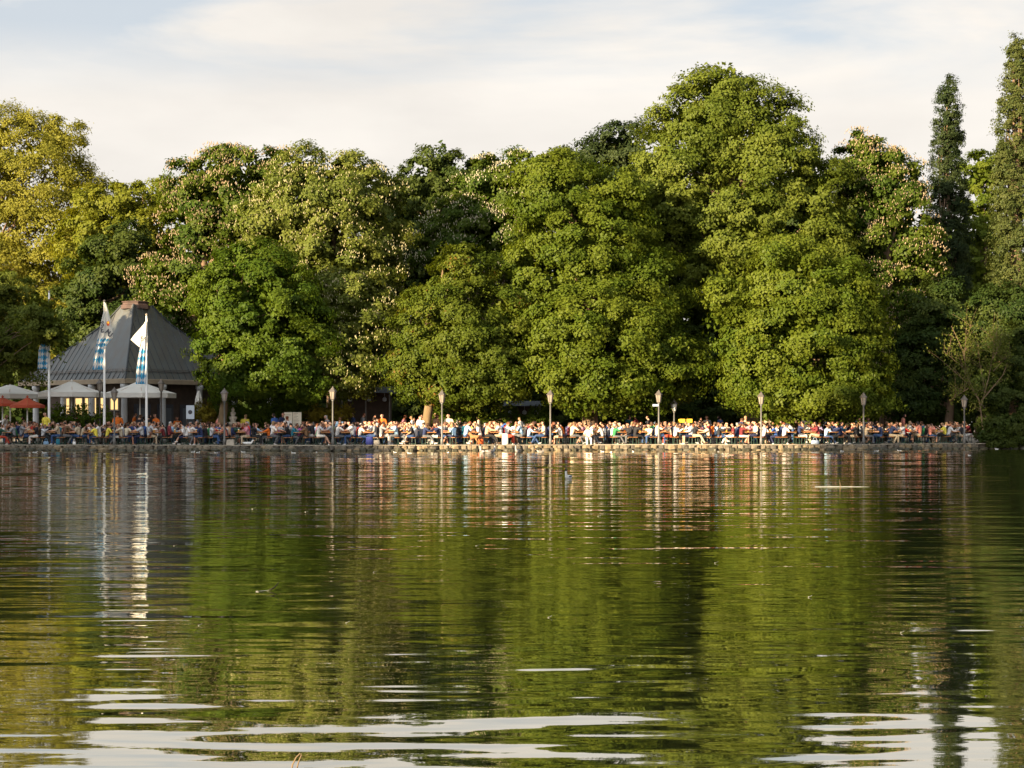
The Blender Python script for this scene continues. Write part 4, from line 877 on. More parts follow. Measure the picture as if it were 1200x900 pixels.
for pn, ps in POSES.items():
    V, B = rig(ps); E = [(a, b) for a, b, _ in B]; me = skin_mesh('person', V, E, 1)
    reg, names, fc, co = regions(me, V, B); ri = {n: i for i, n in enumerate(names)}
    h1, h2, h3 = V[5][0], V[6][0], V[7][0]; hc = h2; tw = ps.get('twist', 0.0)
    loc = fc - np.array(hc); fx = loc[:, 0] * math.cos(-tw) - loc[:, 1] * math.sin(-tw); fy = loc[:, 0] * math.sin(-tw) + loc[:, 1] * math.cos(-tw); fz = loc[:, 2]
    head = reg == ri['head']; me.materials.clear()
    for k in ('skin', 'eye', 'lip'): me.materials.append(M[k])
    mi = np.zeros(len(fc), np.int32); mi[head & (fy > 0.05) & (np.abs(np.abs(fx) - 0.035) < 0.018) & (np.abs(fz - 0.0) < 0.014)] = 1; mi[head & (fy > 0.06) & (np.abs(fx) < 0.03) & (np.abs(fz + 0.062) < 0.012)] = 2
    me.polygons.foreach_set('material_index', mi); me.polygons.foreach_set('use_smooth', [True] * len(me.polygons))
    pz = V[0][0].z; hips = (reg == ri['hips']) | ((reg == ri['torso']) & (fc[:, 2] < pz + 0.03)); tor = (reg == ri['torso']) & ~hips
    hair = head & ((fz > 0.045) | ((fy < -0.005) & (fz > -0.06))) & ~((fy > 0.07) & (fz < 0.06))
    d = {'body': me}
    def long_hair(mb, hc=Vector(hc), tw=tw):
        m = Matrix.Translation(hc) @ Matrix.Rotation(tw, 4, 'Z'); n = 9; vs = []
        for z, w, dep, y in ((0.06, 0.085, 0.05, -0.05), (-0.04, 0.10, 0.05, -0.065), (-0.13, 0.105, 0.045, -0.075), (-0.22, 0.10, 0.04, -0.075), (-0.30, 0.06, 0.02, -0.075)):
            for k in range(n): a = math.pi + math.pi * k / (n - 1); vs.append((w * math.cos(a), y + dep * math.sin(a) + 0.02, z))
            for k in range(n): a = math.pi * k / (n - 1); vs.append((w * 0.9 * math.cos(a), y + 0.01 * math.sin(a) + 0.025, z))
        q = 2 * n; mb.add(vs, [(i * q + k, i * q + (k + 1) % q, (i + 1) * q + (k + 1) % q, (i + 1) * q + k) for i in range(4) for k in range(q)], 0, m)
    d['hair0'] = shell('hair', me, np.where(hair)[0], 0.014, M['hair']); d['hair1'] = shell('hair', me, np.where(hair)[0], 0.018, M['hair'], long_hair)
    d['shirt0'] = shell('shirt', me, np.where(tor | (reg == ri['uparm']))[0], 0.014, M['cloth']); d['shirt1'] = shell('shirt', me, np.where(tor | (reg == ri['uparm']) | (reg == ri['forearm']))[0], 0.015, M['cloth'])
    d['trousers0'] = shell('trousers', me, np.where(hips | (reg == ri['thigh']) | (reg == ri['shin']))[0], 0.012, M['cloth']); d['trousers1'] = shell('trousers', me, np.where(hips | (reg == ri['thigh']))[0], 0.015, M['cloth']); d['shoes'] = shell('shoes', me, np.where(reg == ri['foot'])[0], 0.008, M['cloth'])
    PROTO[pn] = d
    # a plain copy for the far crowd
    lo = skin_mesh('crowd_figure', [v for v in V], E, 0); rl, _, fcl, col_ = regions(lo, V, B); fl = [tuple(p.vertices) for p in lo.polygons]; ll = fcl - np.array(hc)
    hl_ = (rl == ri['head']) & ((ll[:, 2] > 0.05) | (ll[:, 1] < -0.01)); zone = np.zeros(len(fl), int)
    zone[(rl == ri['torso']) | (rl == ri['uparm'])] = 1; zone[(rl == ri['hips']) | (rl == ri['thigh']) | (rl == ri['shin'])] = 2; zone[hl_] = 3; zone[rl == ri['foot']] = 4
    LOW[pn] = (col_, fl, zone)

SHIRTS = {'white': (0.66, 0.63, 0.60), 'cream': (0.60, 0.51, 0.37), 'pale grey': (0.45, 0.45, 0.46), 'grey': (0.22, 0.22, 0.23), 'black': (0.022, 0.021, 0.024), 'navy': (0.025, 0.035, 0.09), 'blue': (0.04, 0.10, 0.30), 'light blue': (0.35, 0.52, 0.68), 'red': (0.52, 0.035, 0.025),
          'maroon': (0.16, 0.025, 0.03), 'pink': (0.60, 0.25, 0.30), 'salmon': (0.55, 0.20, 0.14), 'green': (0.04, 0.22, 0.08), 'dark green': (0.02, 0.08, 0.05), 'yellow': (0.75, 0.62, 0.08), 'orange': (0.65, 0.15, 0.02), 'brown': (0.13, 0.075, 0.04), 'beige': (0.48, 0.38, 0.26), 'lilac': (0.45, 0.36, 0.55), 'teal': (0.02, 0.16, 0.22), 'peach': (0.68, 0.40, 0.24), 'magenta': (0.42, 0.10, 0.30)}
PANTS = {'jeans': (0.045, 0.085, 0.19), 'black trousers': (0.02, 0.02, 0.022), 'grey trousers': (0.12, 0.12, 0.125), 'beige trousers': (0.42, 0.33, 0.22), 'navy trousers': (0.025, 0.03, 0.07), 'red trousers': (0.45, 0.06, 0.03), 'white trousers': (0.68, 0.64, 0.58)}
HAIRS = {'dark haired': (0.022, 0.014, 0.010), 'brown haired': (0.075, 0.038, 0.018), 'fair haired': (0.32, 0.21, 0.10), 'grey haired': (0.30, 0.29, 0.28), 'auburn haired': (0.14, 0.045, 0.018)}
SKINS = [(0.48, 0.25, 0.165), (0.53, 0.30, 0.20), (0.42, 0.21, 0.135), (0.56, 0.33, 0.23), (0.34, 0.16, 0.10)]
pr = random.Random(5)
def wchoice(d): return pr.choices(list(d), list(d.values()))[0]
SW = {'white': 17, 'cream': 5, 'pale grey': 7, 'grey': 8, 'black': 17, 'navy': 12, 'blue': 5, 'light blue': 5, 'red': 6, 'maroon': 6, 'pink': 3, 'salmon': 2, 'green': 2, 'dark green': 2, 'yellow': 1, 'orange': 2, 'brown': 4, 'beige': 6, 'lilac': 3, 'teal': 2, 'peach': 3, 'magenta': 1}
PW = {'jeans': 34, 'black trousers': 22, 'grey trousers': 14, 'beige trousers': 14, 'navy trousers': 10, 'red trousers': 2, 'white trousers': 4}
HW = {'dark haired': 34, 'brown haired': 36, 'fair haired': 18, 'grey haired': 7, 'auburn haired': 8}
N_PEOPLE = [0]
def person(loc, rz, pose, label_fn, shirt=None, pants=None, hair=None, group=None, scale=None, shorts=None):
    d = PROTO[pose]; shirt = shirt or wchoice(SW); pants = pants or wchoice(PW); hair = hair or wchoice(HW); lg = pr.random() < 0.38
    b = link('person', d['body']); b.location = loc; b.rotation_euler.z = rz; s = scale or pr.uniform(0.90, 1.07); b.scale = (s * pr.uniform(0.95, 1.1), s, s)
    sk = pr.choice(SKINS); b.color = (*sk, 1)
    def j(c): f = pr.uniform(0.85, 1.12); return (min(c[0] * f, 0.85), min(c[1] * f, 0.85), min(c[2] * f, 0.85), 1)
    h = link('hair', d['hair1' if lg else 'hair0'], b); h.color = j(HAIRS[hair]); t = link('shirt', d['shirt%d' % (pr.random() < 0.35)], b); t.color = j(SHIRTS[shirt])
    sh = pr.random() < 0.28 if shorts is None else shorts; q = link('trousers', d['trousers%d' % sh], b); q.color = j(PANTS[pants]); e = link('shoes', d['shoes'], b); e.color = pr.choice([(0.03, 0.03, 0.03, 1), (0.65, 0.62, 0.58, 1), (0.12, 0.07, 0.04, 1)])
    tag(b, label_fn(shirt, pants, ('long ' if False else '') + hair, lg), 'person', group); N_PEOPLE[0] += 1
    return b

# ------------------------------------------------------------------ tables and benches
def table_proto():
    r = thing('beer_table', (0, 0, 0), '', 'table'); t = MB()
    for k in range(3): t.box(((k - 1) * 0.168, 0, 0.75), (0.162, 2.2, 0.028))
    t.box((0, 0.8, 0.722), (0.44, 0.06, 0.024)); t.box((0, -0.8, 0.722), (0.44, 0.06, 0.024)); t.build('tabletop', M['table_wood'], r)
    for y in (-0.78, 0.78):
        g = MB()
        for s in (-1, 1): g.tube([(s * 0.20, y, 0.70), (s * 0.21, y, 0.0)], 0.017, 6)
        g.tube([(-0.2, y, 0.12), (0.2, y, 0.12)], 0.014, 6); g.tube([(-0.2, y, 0.45), (0.2, y, 0.45)], 0.014, 6); g.tube([(0, y, 0.45), (0, y * 0.45, 0.70)], 0.012, 5); g.build('leg', M['leg_green'], r)
    return r
def bench_proto():
    r = thing('beer_bench', (0, 0, 0), '', 'bench'); t = MB()
    for k in (-1, 1): t.box((k * 0.064, 0, 0.455), (0.122, 2.2, 0.028))
    t.build('seat', M['bench_wood'], r)
    for y in (-0.8, 0.8):
        g = MB()
        for s in (-1, 1): g.tube([(s * 0.085, y, 0.44), (s * 0.115, y, 0.0)], 0.015, 6)
        g.tube([(-0.11, y, 0.1), (0.11, y, 0.1)], 0.012, 6); g.tube([(0, y, 0.42), (0, y * 0.5, 0.44)], 0.012, 5); g.build('leg', M['leg_green'], r)
    return r
TP, BP = table_proto(), bench_proto(); first = {'t': True, 'b': True}
TK, BK = list(TP.children), list(BP.children)
def place(proto, ch, key, loc, rz, label, group):
    if first[key]: o = proto; first[key] = False
    else:
        o = proto.copy(); COL.objects.link(o)
        for c in ch: d = c.copy(); COL.objects.link(d); d.parent = o
    o.location = loc; o.rotation_euler.z = rz; tag(o, label, None, group); return o
mg = MB(); mg.lathe([(0.040, 0), (0.043, 0.005), (0.046, 0.135)], 9, 0); mg.lathe([(0.045, 0.1352), (0.047, 0.165), (0.03, 0.178)], 9, 1)
mg.tube([(0.046, 0, 0.03), (0.085, 0, 0.045), (0.085, 0, 0.105), (0.046, 0, 0.12)], 0.008, 5, 0); MUG = mg.mesh('beer_mug', [M['beer'], M['foam']])

FRONT = [(3, 'dark green'), (9, 'pink'), (20, 'grey'), (29, 'white'), (38, 'black'), (48, 'pale grey'), (60, 'beige'), (72, 'brown'), (84, 'white'), (92, 'beige'), (103, 'brown'), (122, 'yellow'), (143, 'cream'), (153, 'blue'), (166, 'pale grey'), (176, 'white'), (188, 'maroon'), (205, 'salmon'), (220, 'white'), (232, 'navy'), (247, 'pale grey'),
         (258, 'salmon'), (268, 'magenta'), (286, 'pink'), (297, 'black'), (310, 'orange'), (322, 'white'), (331, 'white'), (341, 'teal'), (355, 'brown'), (377, 'pale grey'), (400, 'white'), (418, 'white'), (427, 'black'), (445, 'grey'), (455, 'light blue'), (468, 'brown'), (481, 'black'), (495, 'navy'), (527, 'white'), (540, 'light blue'), (553, 'white'), (572, 'peach'),
         (585, 'white'), (607, 'light blue'), (628, 'cream'), (643, 'teal'), (655, 'white'), (672, 'cream'), (681, 'peach'), (693, 'white'), (707, 'white'), (720, 'green'), (730, 'lilac'), (738, 'black'), (747, 'red'), (762, 'cream'), (777, 'cream'), (793, 'white'), (804, 'pale grey'), (820, 'black'), (832, 'cream'), (845, 'black'), (861, 'maroon'), (870, 'red'), (883, 'cream'),
         (893, 'white'), (905, 'blue'), (918, 'white'), (930, 'pale grey'), (945, 'maroon'), (955, 'maroon'), (966, 'light blue'), (975, 'light blue'), (985, 'navy'), (994, 'black'), (1003, 'black'), (1013, 'beige'), (1025, 'red'), (1033, 'navy'), (1045, 'black'), (1060, 'pale grey'), (1071, 'white'), (1085, 'salmon'), (1096, 'brown'), (1105, 'yellow'), (1113, 'white'), (1122, 'black')]
def front_shirt(px): return min(FRONT, key=lambda t: abs(t[0] - px))[1]
def table_phrase(px):
    ls = [p for p, _ in LAMPS]; i = max([k for k, p in enumerate(ls) if p <= px], default=-1)
    if i < 0: k = sum(1 for q in TPX if px < q < ls[0]); return f'{ORD[k]} table left of first lamp'
    k = sum(1 for q in TPX if ls[i] < q < px); return f'{ORD[k]} table right of {ORD[i]} lamp'
TPX = [6 + 24.8 * i for i in range(46)]
TPX = [p for p in TPX if p < 1124]
SEATP = ['elbows', 'elbows', 'drinking', 'upright', 'chin', 'talking', 'turned', 'slouched', 'reaching', 'reaching']
LOWP = []
mugs = 0
for i, px in enumerate(TPX):
    ph = table_phrase(px); x = ax(px, 95.5 + (3 if px > 1050 else 0)); rz = R(pr.choice([-1, 1, 1]) * pr.uniform(4, 13)); yc = shore(x) + 0.75 + 1.15 + pr.uniform(-0.12, 0.22)
    x = ax(px, yc - 0.9); m = Matrix.Translation((x, yc, GZ)) @ Matrix.Rotation(rz, 4, 'Z')
    place(TP, TK, 't', (x, yc, GZ), rz, f'front row beer table, {ph}', 'orange beer tables of the front row')
    for s, nm in ((-1, 'left'), (1, 'right')):
        off = s * 0.44; bl = m @ Vector((off, 0, 0)); place(BP, BK, 'b', bl, rz, f'beer bench on the {nm} side of the {ph}', 'beer benches of the front row')
        for q, (sy, dn) in enumerate(((-0.78, 'front'), (-0.12, 'middle'), (0.56, 'far'))):
            if pr.random() < (0.06 if q == 0 else 0.10) and not (q == 0 and 0): continue
            p = m @ Vector((off + s * pr.uniform(-0.02, 0.03), sy + pr.uniform(-0.07, 0.07), 0)); pose = pr.choice(SEATP)
            a = rz - s * math.pi / 2 * -1 + pr.uniform(-0.35, 0.35)
            # facing the table: on the left bench towards +X, on the right bench towards -X
            a = rz + (-math.pi / 2 if s < 0 else math.pi / 2) + pr.uniform(-0.3, 0.3)
            sh = front_shirt(px + s * 9) if q == 0 else None
            def lf(shirt, pants, hair, lg, dn=dn, nm=nm, ph=ph): return f"{hair} person in {shirt}, {dn} {nm} seat, {ph}"
            person(p, a, pose, lf, shirt=sh, group='people seated at the front row tables', pants=('red trousers' if abs(px + s * 9 - 777) < 8 and q == 0 else None))
    for k in range(pr.choice([1, 2, 2, 3])):
        o = link('beer_mug', MUG); o.location = m @ Vector((pr.uniform(-0.18, 0.18), pr.uniform(-0.95, 0.5), 0.764)); o.rotation_euler.z = pr.uniform(0, 6)
        tag(o, 'foamy mug of golden beer standing on a front row table', 'beer mug', 'beer mugs on the front row tables'); mugs += 1
# standing people, waiters and passers-by among the tables
STAND = [(54, 482, 98.6, 'yellow', 'black trousers', 'standing', 2.6, 'standing beside the first flagpole'), (322, 483, 99.6, 'blue', 'jeans', 'standing', 1.0, 'standing before the cream menu panel'), (330, 481, 100.4, 'navy', 'jeans', 'standing', -2.0, 'standing close behind another at the menu panel'),
         (448, 484, 100.5, 'orange', 'black trousers', 'standing', 3.0, 'standing left of the flared maple trunk'), (585, 488, 99.3, 'blue', 'black trousers', 'bending', -1.5, 'bending over a table between the fourth and fifth lamps'), (526, 484, 100.2, 'cream', 'beige trousers', 'standing', 2.8, 'standing right behind the fourth lamp'),
         (484, 480, 101.0, 'white', 'navy trousers', 'carrying', 1.4, 'walking in front of the flared maple trunk'), (945, 484, 99.5, 'black', 'black trousers', 'standing', 2.6, 'standing between the seventh and eighth lamps'), (951, 487, 100.3, 'navy', 'grey trousers', 'standing', -2.4, 'standing close behind a black shirted person'),
         (929, 489, 98.9, 'pale grey', 'jeans', 'bending', 1.5, 'leaning over a table right of the seventh lamp'), (761, 487, 100.0, 'black', 'black trousers', 'carrying', 1.2, 'carrying things just left of the sixth lamp'), (868, 489, 99.8, 'navy', 'black trousers', 'standing', -1.0, 'standing left of the seventh lamp'),
         (745, 485, 103.0, 'maroon', 'black trousers', 'standing', 2.0, 'standing in shade left of the sixth lamp'), (610, 488, 101.5, 'white', 'grey trousers', 'standing', 1.0, 'standing under the middle trees near the hut posts'), (414, 478, 104.0, 'navy', 'black trousers', 'standing', 2.0, 'standing at the dark serving hut'),
         (425, 477, 104.6, 'grey', 'black trousers', 'standing', -1.2, 'standing in the dark serving hut doorway'), (138, 482, 101.0, 'orange', 'black trousers', 'standing', 0.5, 'standing right of the first lamp'), (157, 472, 104.4, 'orange', 'black trousers', 'standing', -1.5, 'standing under the sunlit cream parasol'),
         (183, 484, 101.5, 'orange', 'grey trousers', 'standing', 2.5, 'standing left of the dark lantern post'), (92, 480, 102.5, 'red', 'black trousers', 'standing', 2.0, 'standing under the shaded cream parasol'), (82, 482, 103.0, 'maroon', 'jeans', 'standing', -2.0, 'standing beneath the shaded cream parasol in jeans'),
         (254, 484, 101.8, 'salmon', 'beige trousers', 'carrying', -1.3, 'walking past the maple trunk'), (1008, 489, 100.2, 'brown', 'black trousers', 'standing', 2.2, 'standing just left of the eighth lamp'), (512, 479, 104.0, 'pink', 'grey trousers', 'standing', 1.9, 'standing in shade behind the fourth lamp')]
for px, yt, Y, sh, pa, pose, rz, where in STAND:
    def lf(shirt, pants, hair, lg, where=where): return f'{hair} person in {shirt} top {where}'
    person((ax(px, Y), Y, GZ), rz, pose, lf, sh, pa, scale=min(1.12, max(0.9, (at(px, yt, Y).z - GZ) / 1.76)) if pose == 'standing' else 1.0, shorts=False)
person((ax(690, 96.6), 96.95, GZ - 0.12), math.pi, 'upright', lambda *a: 'person in white top and long white skirt sitting at the wall edge facing the lake', 'white', 'white trousers', 'brown haired', shorts=False, scale=0.95)
# second row of tables; people at it that still show between the front row
for i, px in enumerate(TPX[1::2]):
    Y = shore(ax(px, 97)) + 4.6; px2 = px + pr.uniform(-6, 6); x = ax(px2, Y); ph = table_phrase(px); rz = R(pr.uniform(-14, 14)); m = Matrix.Translation((x, Y, GZ)) @ Matrix.Rotation(rz, 4, 'Z')
    place(TP, TK, 't', (x, Y, GZ), rz, f'second row beer table behind the {ph}', 'beer tables of the second row')
    for s, nm in ((-1, 'left'), (1, 'right')):
        place(BP, BK, 'b', m @ Vector((s * 0.44, 0, 0)), rz, f'second row bench, {nm} side, behind the {ph}', 'beer benches of the second row')
        for q, sy in enumerate((-0.8, -0.2, 0.4, 0.95)):
            a = rz + (-math.pi / 2 if s < 0 else math.pi / 2) + pr.uniform(-0.4, 0.4); p = m @ Vector((s * 0.45, sy, 0))
            if q == 0 and N_PEOPLE[0] < 300:
                def lf(shirt, pants, hair, lg, ph=ph, nm=nm): return f'{hair} person in {shirt}, second row {nm}, {ph}'
                person(p, a, pr.choice(SEATP), lf, group='people seated in the second row')
            else: LOWP.append((p, a, pr.choice(SEATP)))
# the crowd farther back
for k in range(300):
    px = pr.uniform(-5, 1060); x0 = ax(px, 102); Y = shore(max(-29, min(28, x0))) + pr.uniform(6.2, 12.5)
    if px > 1000: Y = shore(x0) + pr.uniform(5.5, 7.5)
    LOWP.append((Vector((ax(px, Y), Y, GZ)), pr.uniform(0, 6.28), pr.choice(SEATP) if pr.random() < 0.9 else 'standing'))
cv, cf, cc_ = [], [], []; off = 0
for p, a, pose in LOWP:
    v, fl, zone = LOW[pose]; ca, sa = math.cos(a), math.sin(a); s = pr.uniform(0.93, 1.08)
    w = np.stack([(v[:, 0] * ca - v[:, 1] * sa) * s + p.x, (v[:, 0] * sa + v[:, 1] * ca) * s + p.y, v[:, 2] * s + p.z], 1); cv.append(w); cf += [tuple(i + off for i in f) for f in fl]; off += len(v)
    pal = [pr.choice(SKINS), SHIRTS[wchoice(SW)], PANTS[wchoice(PW)], HAIRS[wchoice(HW)], (0.03, 0.03, 0.03)]; cc_.append(np.array(pal)[zone])
me = bpy.data.meshes.new('crowd'); me.from_pydata(np.concatenate(cv).tolist(), [], cf); me.materials.append(M['crowd'])
ca_ = np.concatenate(cc_); a_ = me.attributes.new('tone', 'FLOAT_COLOR', 'FACE'); a_.data.foreach_set('color', np.concatenate([ca_, np.ones((len(ca_), 1))], 1).astype(np.float32).ravel()); me.polygons.foreach_set('use_smooth', [True] * len(me.polygons))
tag(link('crowd', me), 'dense crowd of beer garden guests seated behind the first rows of tables', 'crowd', kind='stuff')

# ------------------------------------------------------------------ things on the shore and on the water
def bag(px, py, w, h, mat, label, Y=None, name='bag', cat='bag', handle=True):
    x = ax(px, 95.5); Y = Y or shore(x) + 0.42; x = ax(px, Y); r = thing(name, (x, Y, GZ + 0.055), label, cat, rz=pr.uniform(-0.4, 0.4)); b = MB(); n = 10; vs = []
    prof = [(0.42, 0), (0.5, 0.06), (0.5, 0.5), (0.46, 0.86), (0.40, 1.0)]
    for q, z in prof:
        for k in range(n):
            a = 2 * math.pi * (k + 0.5) / n; c, s = math.cos(a), math.sin(a); e = 1.25 / max(abs(c), abs(s)) * 0.5 + 0.4; vs.append((q * w * c * e, q * w * 0.6 * s * e, z * h))
    b.add(vs, [tuple(range(n))[::-1], tuple(4 * n + k for k in range(n))] + [(i * n + k, i * n + (k + 1) % n, (i + 1) * n + (k + 1) % n, (i + 1) * n + k) for i in range(4) for k in range(n)])
    b.build('bag_body' if name == 'bag' else 'body', mat, r, True)
    if handle: t = MB(); t.tube([(-w * 0.25, 0, h), (-w * 0.2, 0, h + 0.12), (0, 0, h + 0.16), (w * 0.2, 0, h + 0.12), (w * 0.25, 0, h)], 0.012, 5); t.build('handle', mat, r)
    return r
def cm(name, c): return principled(name, c, 0.8, 0.12, 12)
bag(563.5, 521, 0.30, 0.32, cm('bag_orange', (0.62, 0.11, 0.02)), 'bright orange bag standing beside the brown dog')
bag(592, 521, 0.36, 0.62, M['white_paint'], 'tall white sack standing at the wall edge between the fourth and fifth lamps', name='white_sack', cat='sack', handle=False)
bag(433, 521, 0.42, 0.46, cm('bag_blue', (0.03, 0.04, 0.20)), 'dark blue cool bag with pale round badge near the third lamp')
bag(441, 523, 0.40, 0.26, M['stone_pale'], 'pale woven basket beside the dark blue cool bag', name='basket', cat='basket')
bag(955, 522, 0.46, 0.22, cm('bag_stripe', (0.45, 0.52, 0.62)), 'pale blue striped bag lying between the seventh and eighth lamps')
bag(54, 522, 0.30, 0.18, cm('bag_pale', (0.20, 0.33, 0.48)), 'light blue bag at the feet of the sitter near the first flagpole')
bag(68, 520, 0.24, 0.30, cm('bag_teal', (0.02, 0.16, 0.22)), 'teal bag under the bench right of a light blue bag')
bag(87, 522, 0.18, 0.16, M['white_paint'], 'small white bag under the bench before the shaded parasol')
x = ax(272, 94.6); st_ = thing('stone_block', (x, shore(x) + 0.3, GZ + 0.05), 'square pale stone block on the wall right of the second lamp', 'stone'); mb = MB(); mb.box((0, 0, 0.15), (0.42, 0.34, 0.30), jit=0.02, taper=0.95); mb.build('block', M['stone_pale'], st_)

def bird_mesh(name, length, neck=0.12, raised=True, sub=1):
    V = [((0, 0, 0.06), (0.10, 0.075)), ((0, 0.12, 0.07), (0.075, 0.065)), ((0, -0.14, 0.075), (0.085, 0.06)), ((0, -0.25, 0.10), (0.03, 0.02)), ((0, 0.18, 0.10 + neck * 0.3), 0.04), ((0, 0.19, 0.12 + neck), 0.034), ((0, 0.22, 0.15 + neck), 0.042), ((0, 0.27, 0.145 + neck), 0.018), ((0, 0.33, 0.135 + neck), 0.009)]
    E = [(0, 1), (0, 2), (2, 3), (1, 4), (4, 5), (5, 6), (6, 7), (7, 8)]; V = [(Vector(c), r) for c, r in V]; me = skin_mesh(name, V, E, sub); me.materials.clear()
    s = length / 0.58; me.transform(Matrix.Scale(s, 4)); return me, s
def bird(me, s, loc, rz, label, body, head=None, group=None, name='duck', cat='duck', wing=None):
    o = link(name, me); o.location = loc; o.rotation_euler.z = rz; tag(o, label, cat, group); return o
def bird_mats(me, s, kinds, neck):
    for k in kinds: me.materials.append(M[k] if isinstance(k, str) else k)
    fc = np.empty(len(me.polygons) * 3); me.polygons.foreach_get('center', fc); fc = fc.reshape(-1, 3) / s; mi = np.zeros(len(fc), np.int32)
    mi[(fc[:, 1] > 0.13) & (fc[:, 2] > 0.12 + neck * 0.75)] = 1; mi[fc[:, 1] > 0.262] = 2; mi[(np.abs(fc[:, 0]) > 0.06) & (fc[:, 1] < 0.08) & (fc[:, 2] > 0.07)] = 3; me.polygons.foreach_set('material_index', mi)
PW_ = principled('plumage_white', (0.72, 0.70, 0.66), 0.8, 0.08, 15); PB = principled('plumage_brown', (0.17, 0.11, 0.07), 0.8, 0.3, 25); PG = principled('plumage_grey', (0.30, 0.29, 0.28), 0.8, 0.2, 25)
KB = {}
for k, (ln, nk, kinds) in {'gull': (0.42, 0.04, (PW_, PW_, 'bill', PG)), 'duck': (0.50, 0.05, (PB, PB, 'bill', PB)), 'drake': (0.52, 0.06, (PG, 'plumage_dark', 'bill', PB)), 'goose': (0.75, 0.24, (PG, 'plumage_dark', 'plumage_dark', PB)), 'swan': (1.0, 0.05, (PW_, PW_, 'bill', PW_)), 'grebe': (0.46, 0.20, (PW_, 'plumage_dark', 'bill', 'plumage_dark'))}.items():
    me, s = bird_mesh(k, ln, nk); bird_mats(me, s, kinds, nk); KB[k] = (me, s)
def wy(py): return EYE * F / (py - HOR)
for px, py, k in [(41, 530.3, 'gull'), (52, 530.8, 'gull'), (97, 530, 'duck'), (226, 530, 'gull'), (232, 530.6, 'gull'), (240, 530.2, 'duck'), (253, 531, 'gull'), (285, 530, 'gull'), (309, 531, 'duck'), (344, 531, 'gull'), (353, 530.4, 'duck'), (371, 530.2, 'gull'), (463, 530.5, 'gull'), (480, 531.3, 'gull'), (525, 530.6, 'gull'), (540, 530, 'duck'), (685, 529.6, 'duck'), (706, 529.4, 'gull'), (716, 530, 'gull'),
                  (742, 529.4, 'gull'), (756, 529.5, 'duck'), (807, 529.6, 'duck'), (842, 529.5, 'gull'), (953, 529.3, 'duck'), (987, 529, 'gull'), (1027, 529, 'gull'), (1054, 528.5, 'gull'), (1085, 528, 'duck'), (1130, 527.5, 'duck'), (1168, 526, 'gull'), (1136, 534, 'gull')]:
    x0 = ax(px, 92); Y = min(wy(py), shore(x0) - 0.25); nm = 'small white water bird floating by the shore wall' if k == 'gull' else 'brown duck floating by the shore wall'
    o = link('gull' if k == 'gull' else 'duck', KB[k][0]); o.scale = (0.72, 0.72, 0.62); o.location = (ax(px, Y), Y, -0.025); o.rotation_euler.z = pr.uniform(0, 6.28); tag(o, nm, 'water bird' if k == 'gull' else 'duck', 'white water birds along the wall' if k == 'gull' else 'brown ducks along the wall')
for px, py, k, rz, lab in [(565, 531, 'goose', 0.4, 'dark necked goose floating below the orange bag'), (575, 530.6, 'goose', -1.2, 'grey goose with dark neck floating below the white sack'), (607, 529.8, 'goose', 2.6, 'dark goose close to the wall left of the black headed drake'), (633, 530, 'drake', 1.5, 'black headed drake floating left of the fifth lamp')]:
    o = link('goose' if k == 'goose' else 'duck', KB[k][0]); Y = min(wy(py), shore(ax(px, 94)) - 0.3); o.location = (ax(px, Y), Y, -0.02); o.rotation_euler.z = rz; tag(o, lab, k if k == 'goose' else 'duck')
o = link('grebe', KB['grebe'][0]); Y = wy(561); o.scale = (1.05, 1.05, 1.15); o.location = (ax(666, Y), Y, -0.02); o.rotation_euler.z = -0.5 + math.pi; tag(o, 'black and white grebe swimming alone in front of the fifth lamp', 'grebe')
o = link('swan', KB['swan'][0]); o.scale = (0.72, 0.72, 0.72); x = ax(293, 94.6); o.location = (x, shore(x) + 0.25, GZ + 0.055); o.rotation_euler.z = -1.3; tag(o, 'white swan resting on the wall right of the pale stone block', 'swan')

def dog():
    V = [((0, 0, 0.44), (0.10, 0.115)), ((0, 0.22, 0.45), (0.10, 0.125)), ((0, -0.22, 0.45), (0.085, 0.10)), ((0, 0.34, 0.55), 0.07), ((0, 0.42, 0.64), 0.07), ((0, 0.52, 0.62), 0.045), ((0, 0.58, 0.60), 0.032), ((0.05, 0.39, 0.71), 0.022), ((-0.05, 0.39, 0.71), 0.022), ((0, -0.34, 0.50), 0.03), ((0, -0.46, 0.60), 0.018)]
    E = [(0, 1), (0, 2), (1, 3), (3, 4), (4, 5), (5, 6), (4, 7), (4, 8), (2, 9), (9, 10)]
    for s in (-1, 1):
        b = len(V); V += [((s * 0.08, 0.24, 0.34), 0.05), ((s * 0.085, 0.25, 0.18), 0.03), ((s * 0.085, 0.25, 0.04), 0.026), ((s * 0.085, 0.30, 0.025), 0.024)]; E += [(1, b), (b, b + 1), (b + 1, b + 2), (b + 2, b + 3)]
        b = len(V); V += [((s * 0.085, -0.18, 0.32), 0.06), ((s * 0.09, -0.33, 0.19), 0.028), ((s * 0.09, -0.29, 0.04), 0.024), ((s * 0.09, -0.24, 0.025), 0.024)]; E += [(2, b), (b, b + 1), (b + 1, b + 2), (b + 2, b + 3)]
    me = skin_mesh('dog', [(Vector(c), r) for c, r in V], E, 1); me.materials.clear(); me.materials.append(M['dog_coat']); o = link('dog', me); x = ax(556.5, 95.4); o.location = (x, shore(x) + 0.42, GZ + 0.055); o.rotation_euler.z = 0.75; tag(o, 'brown dog standing at the wall edge beside the orange bag', 'dog')
dog()
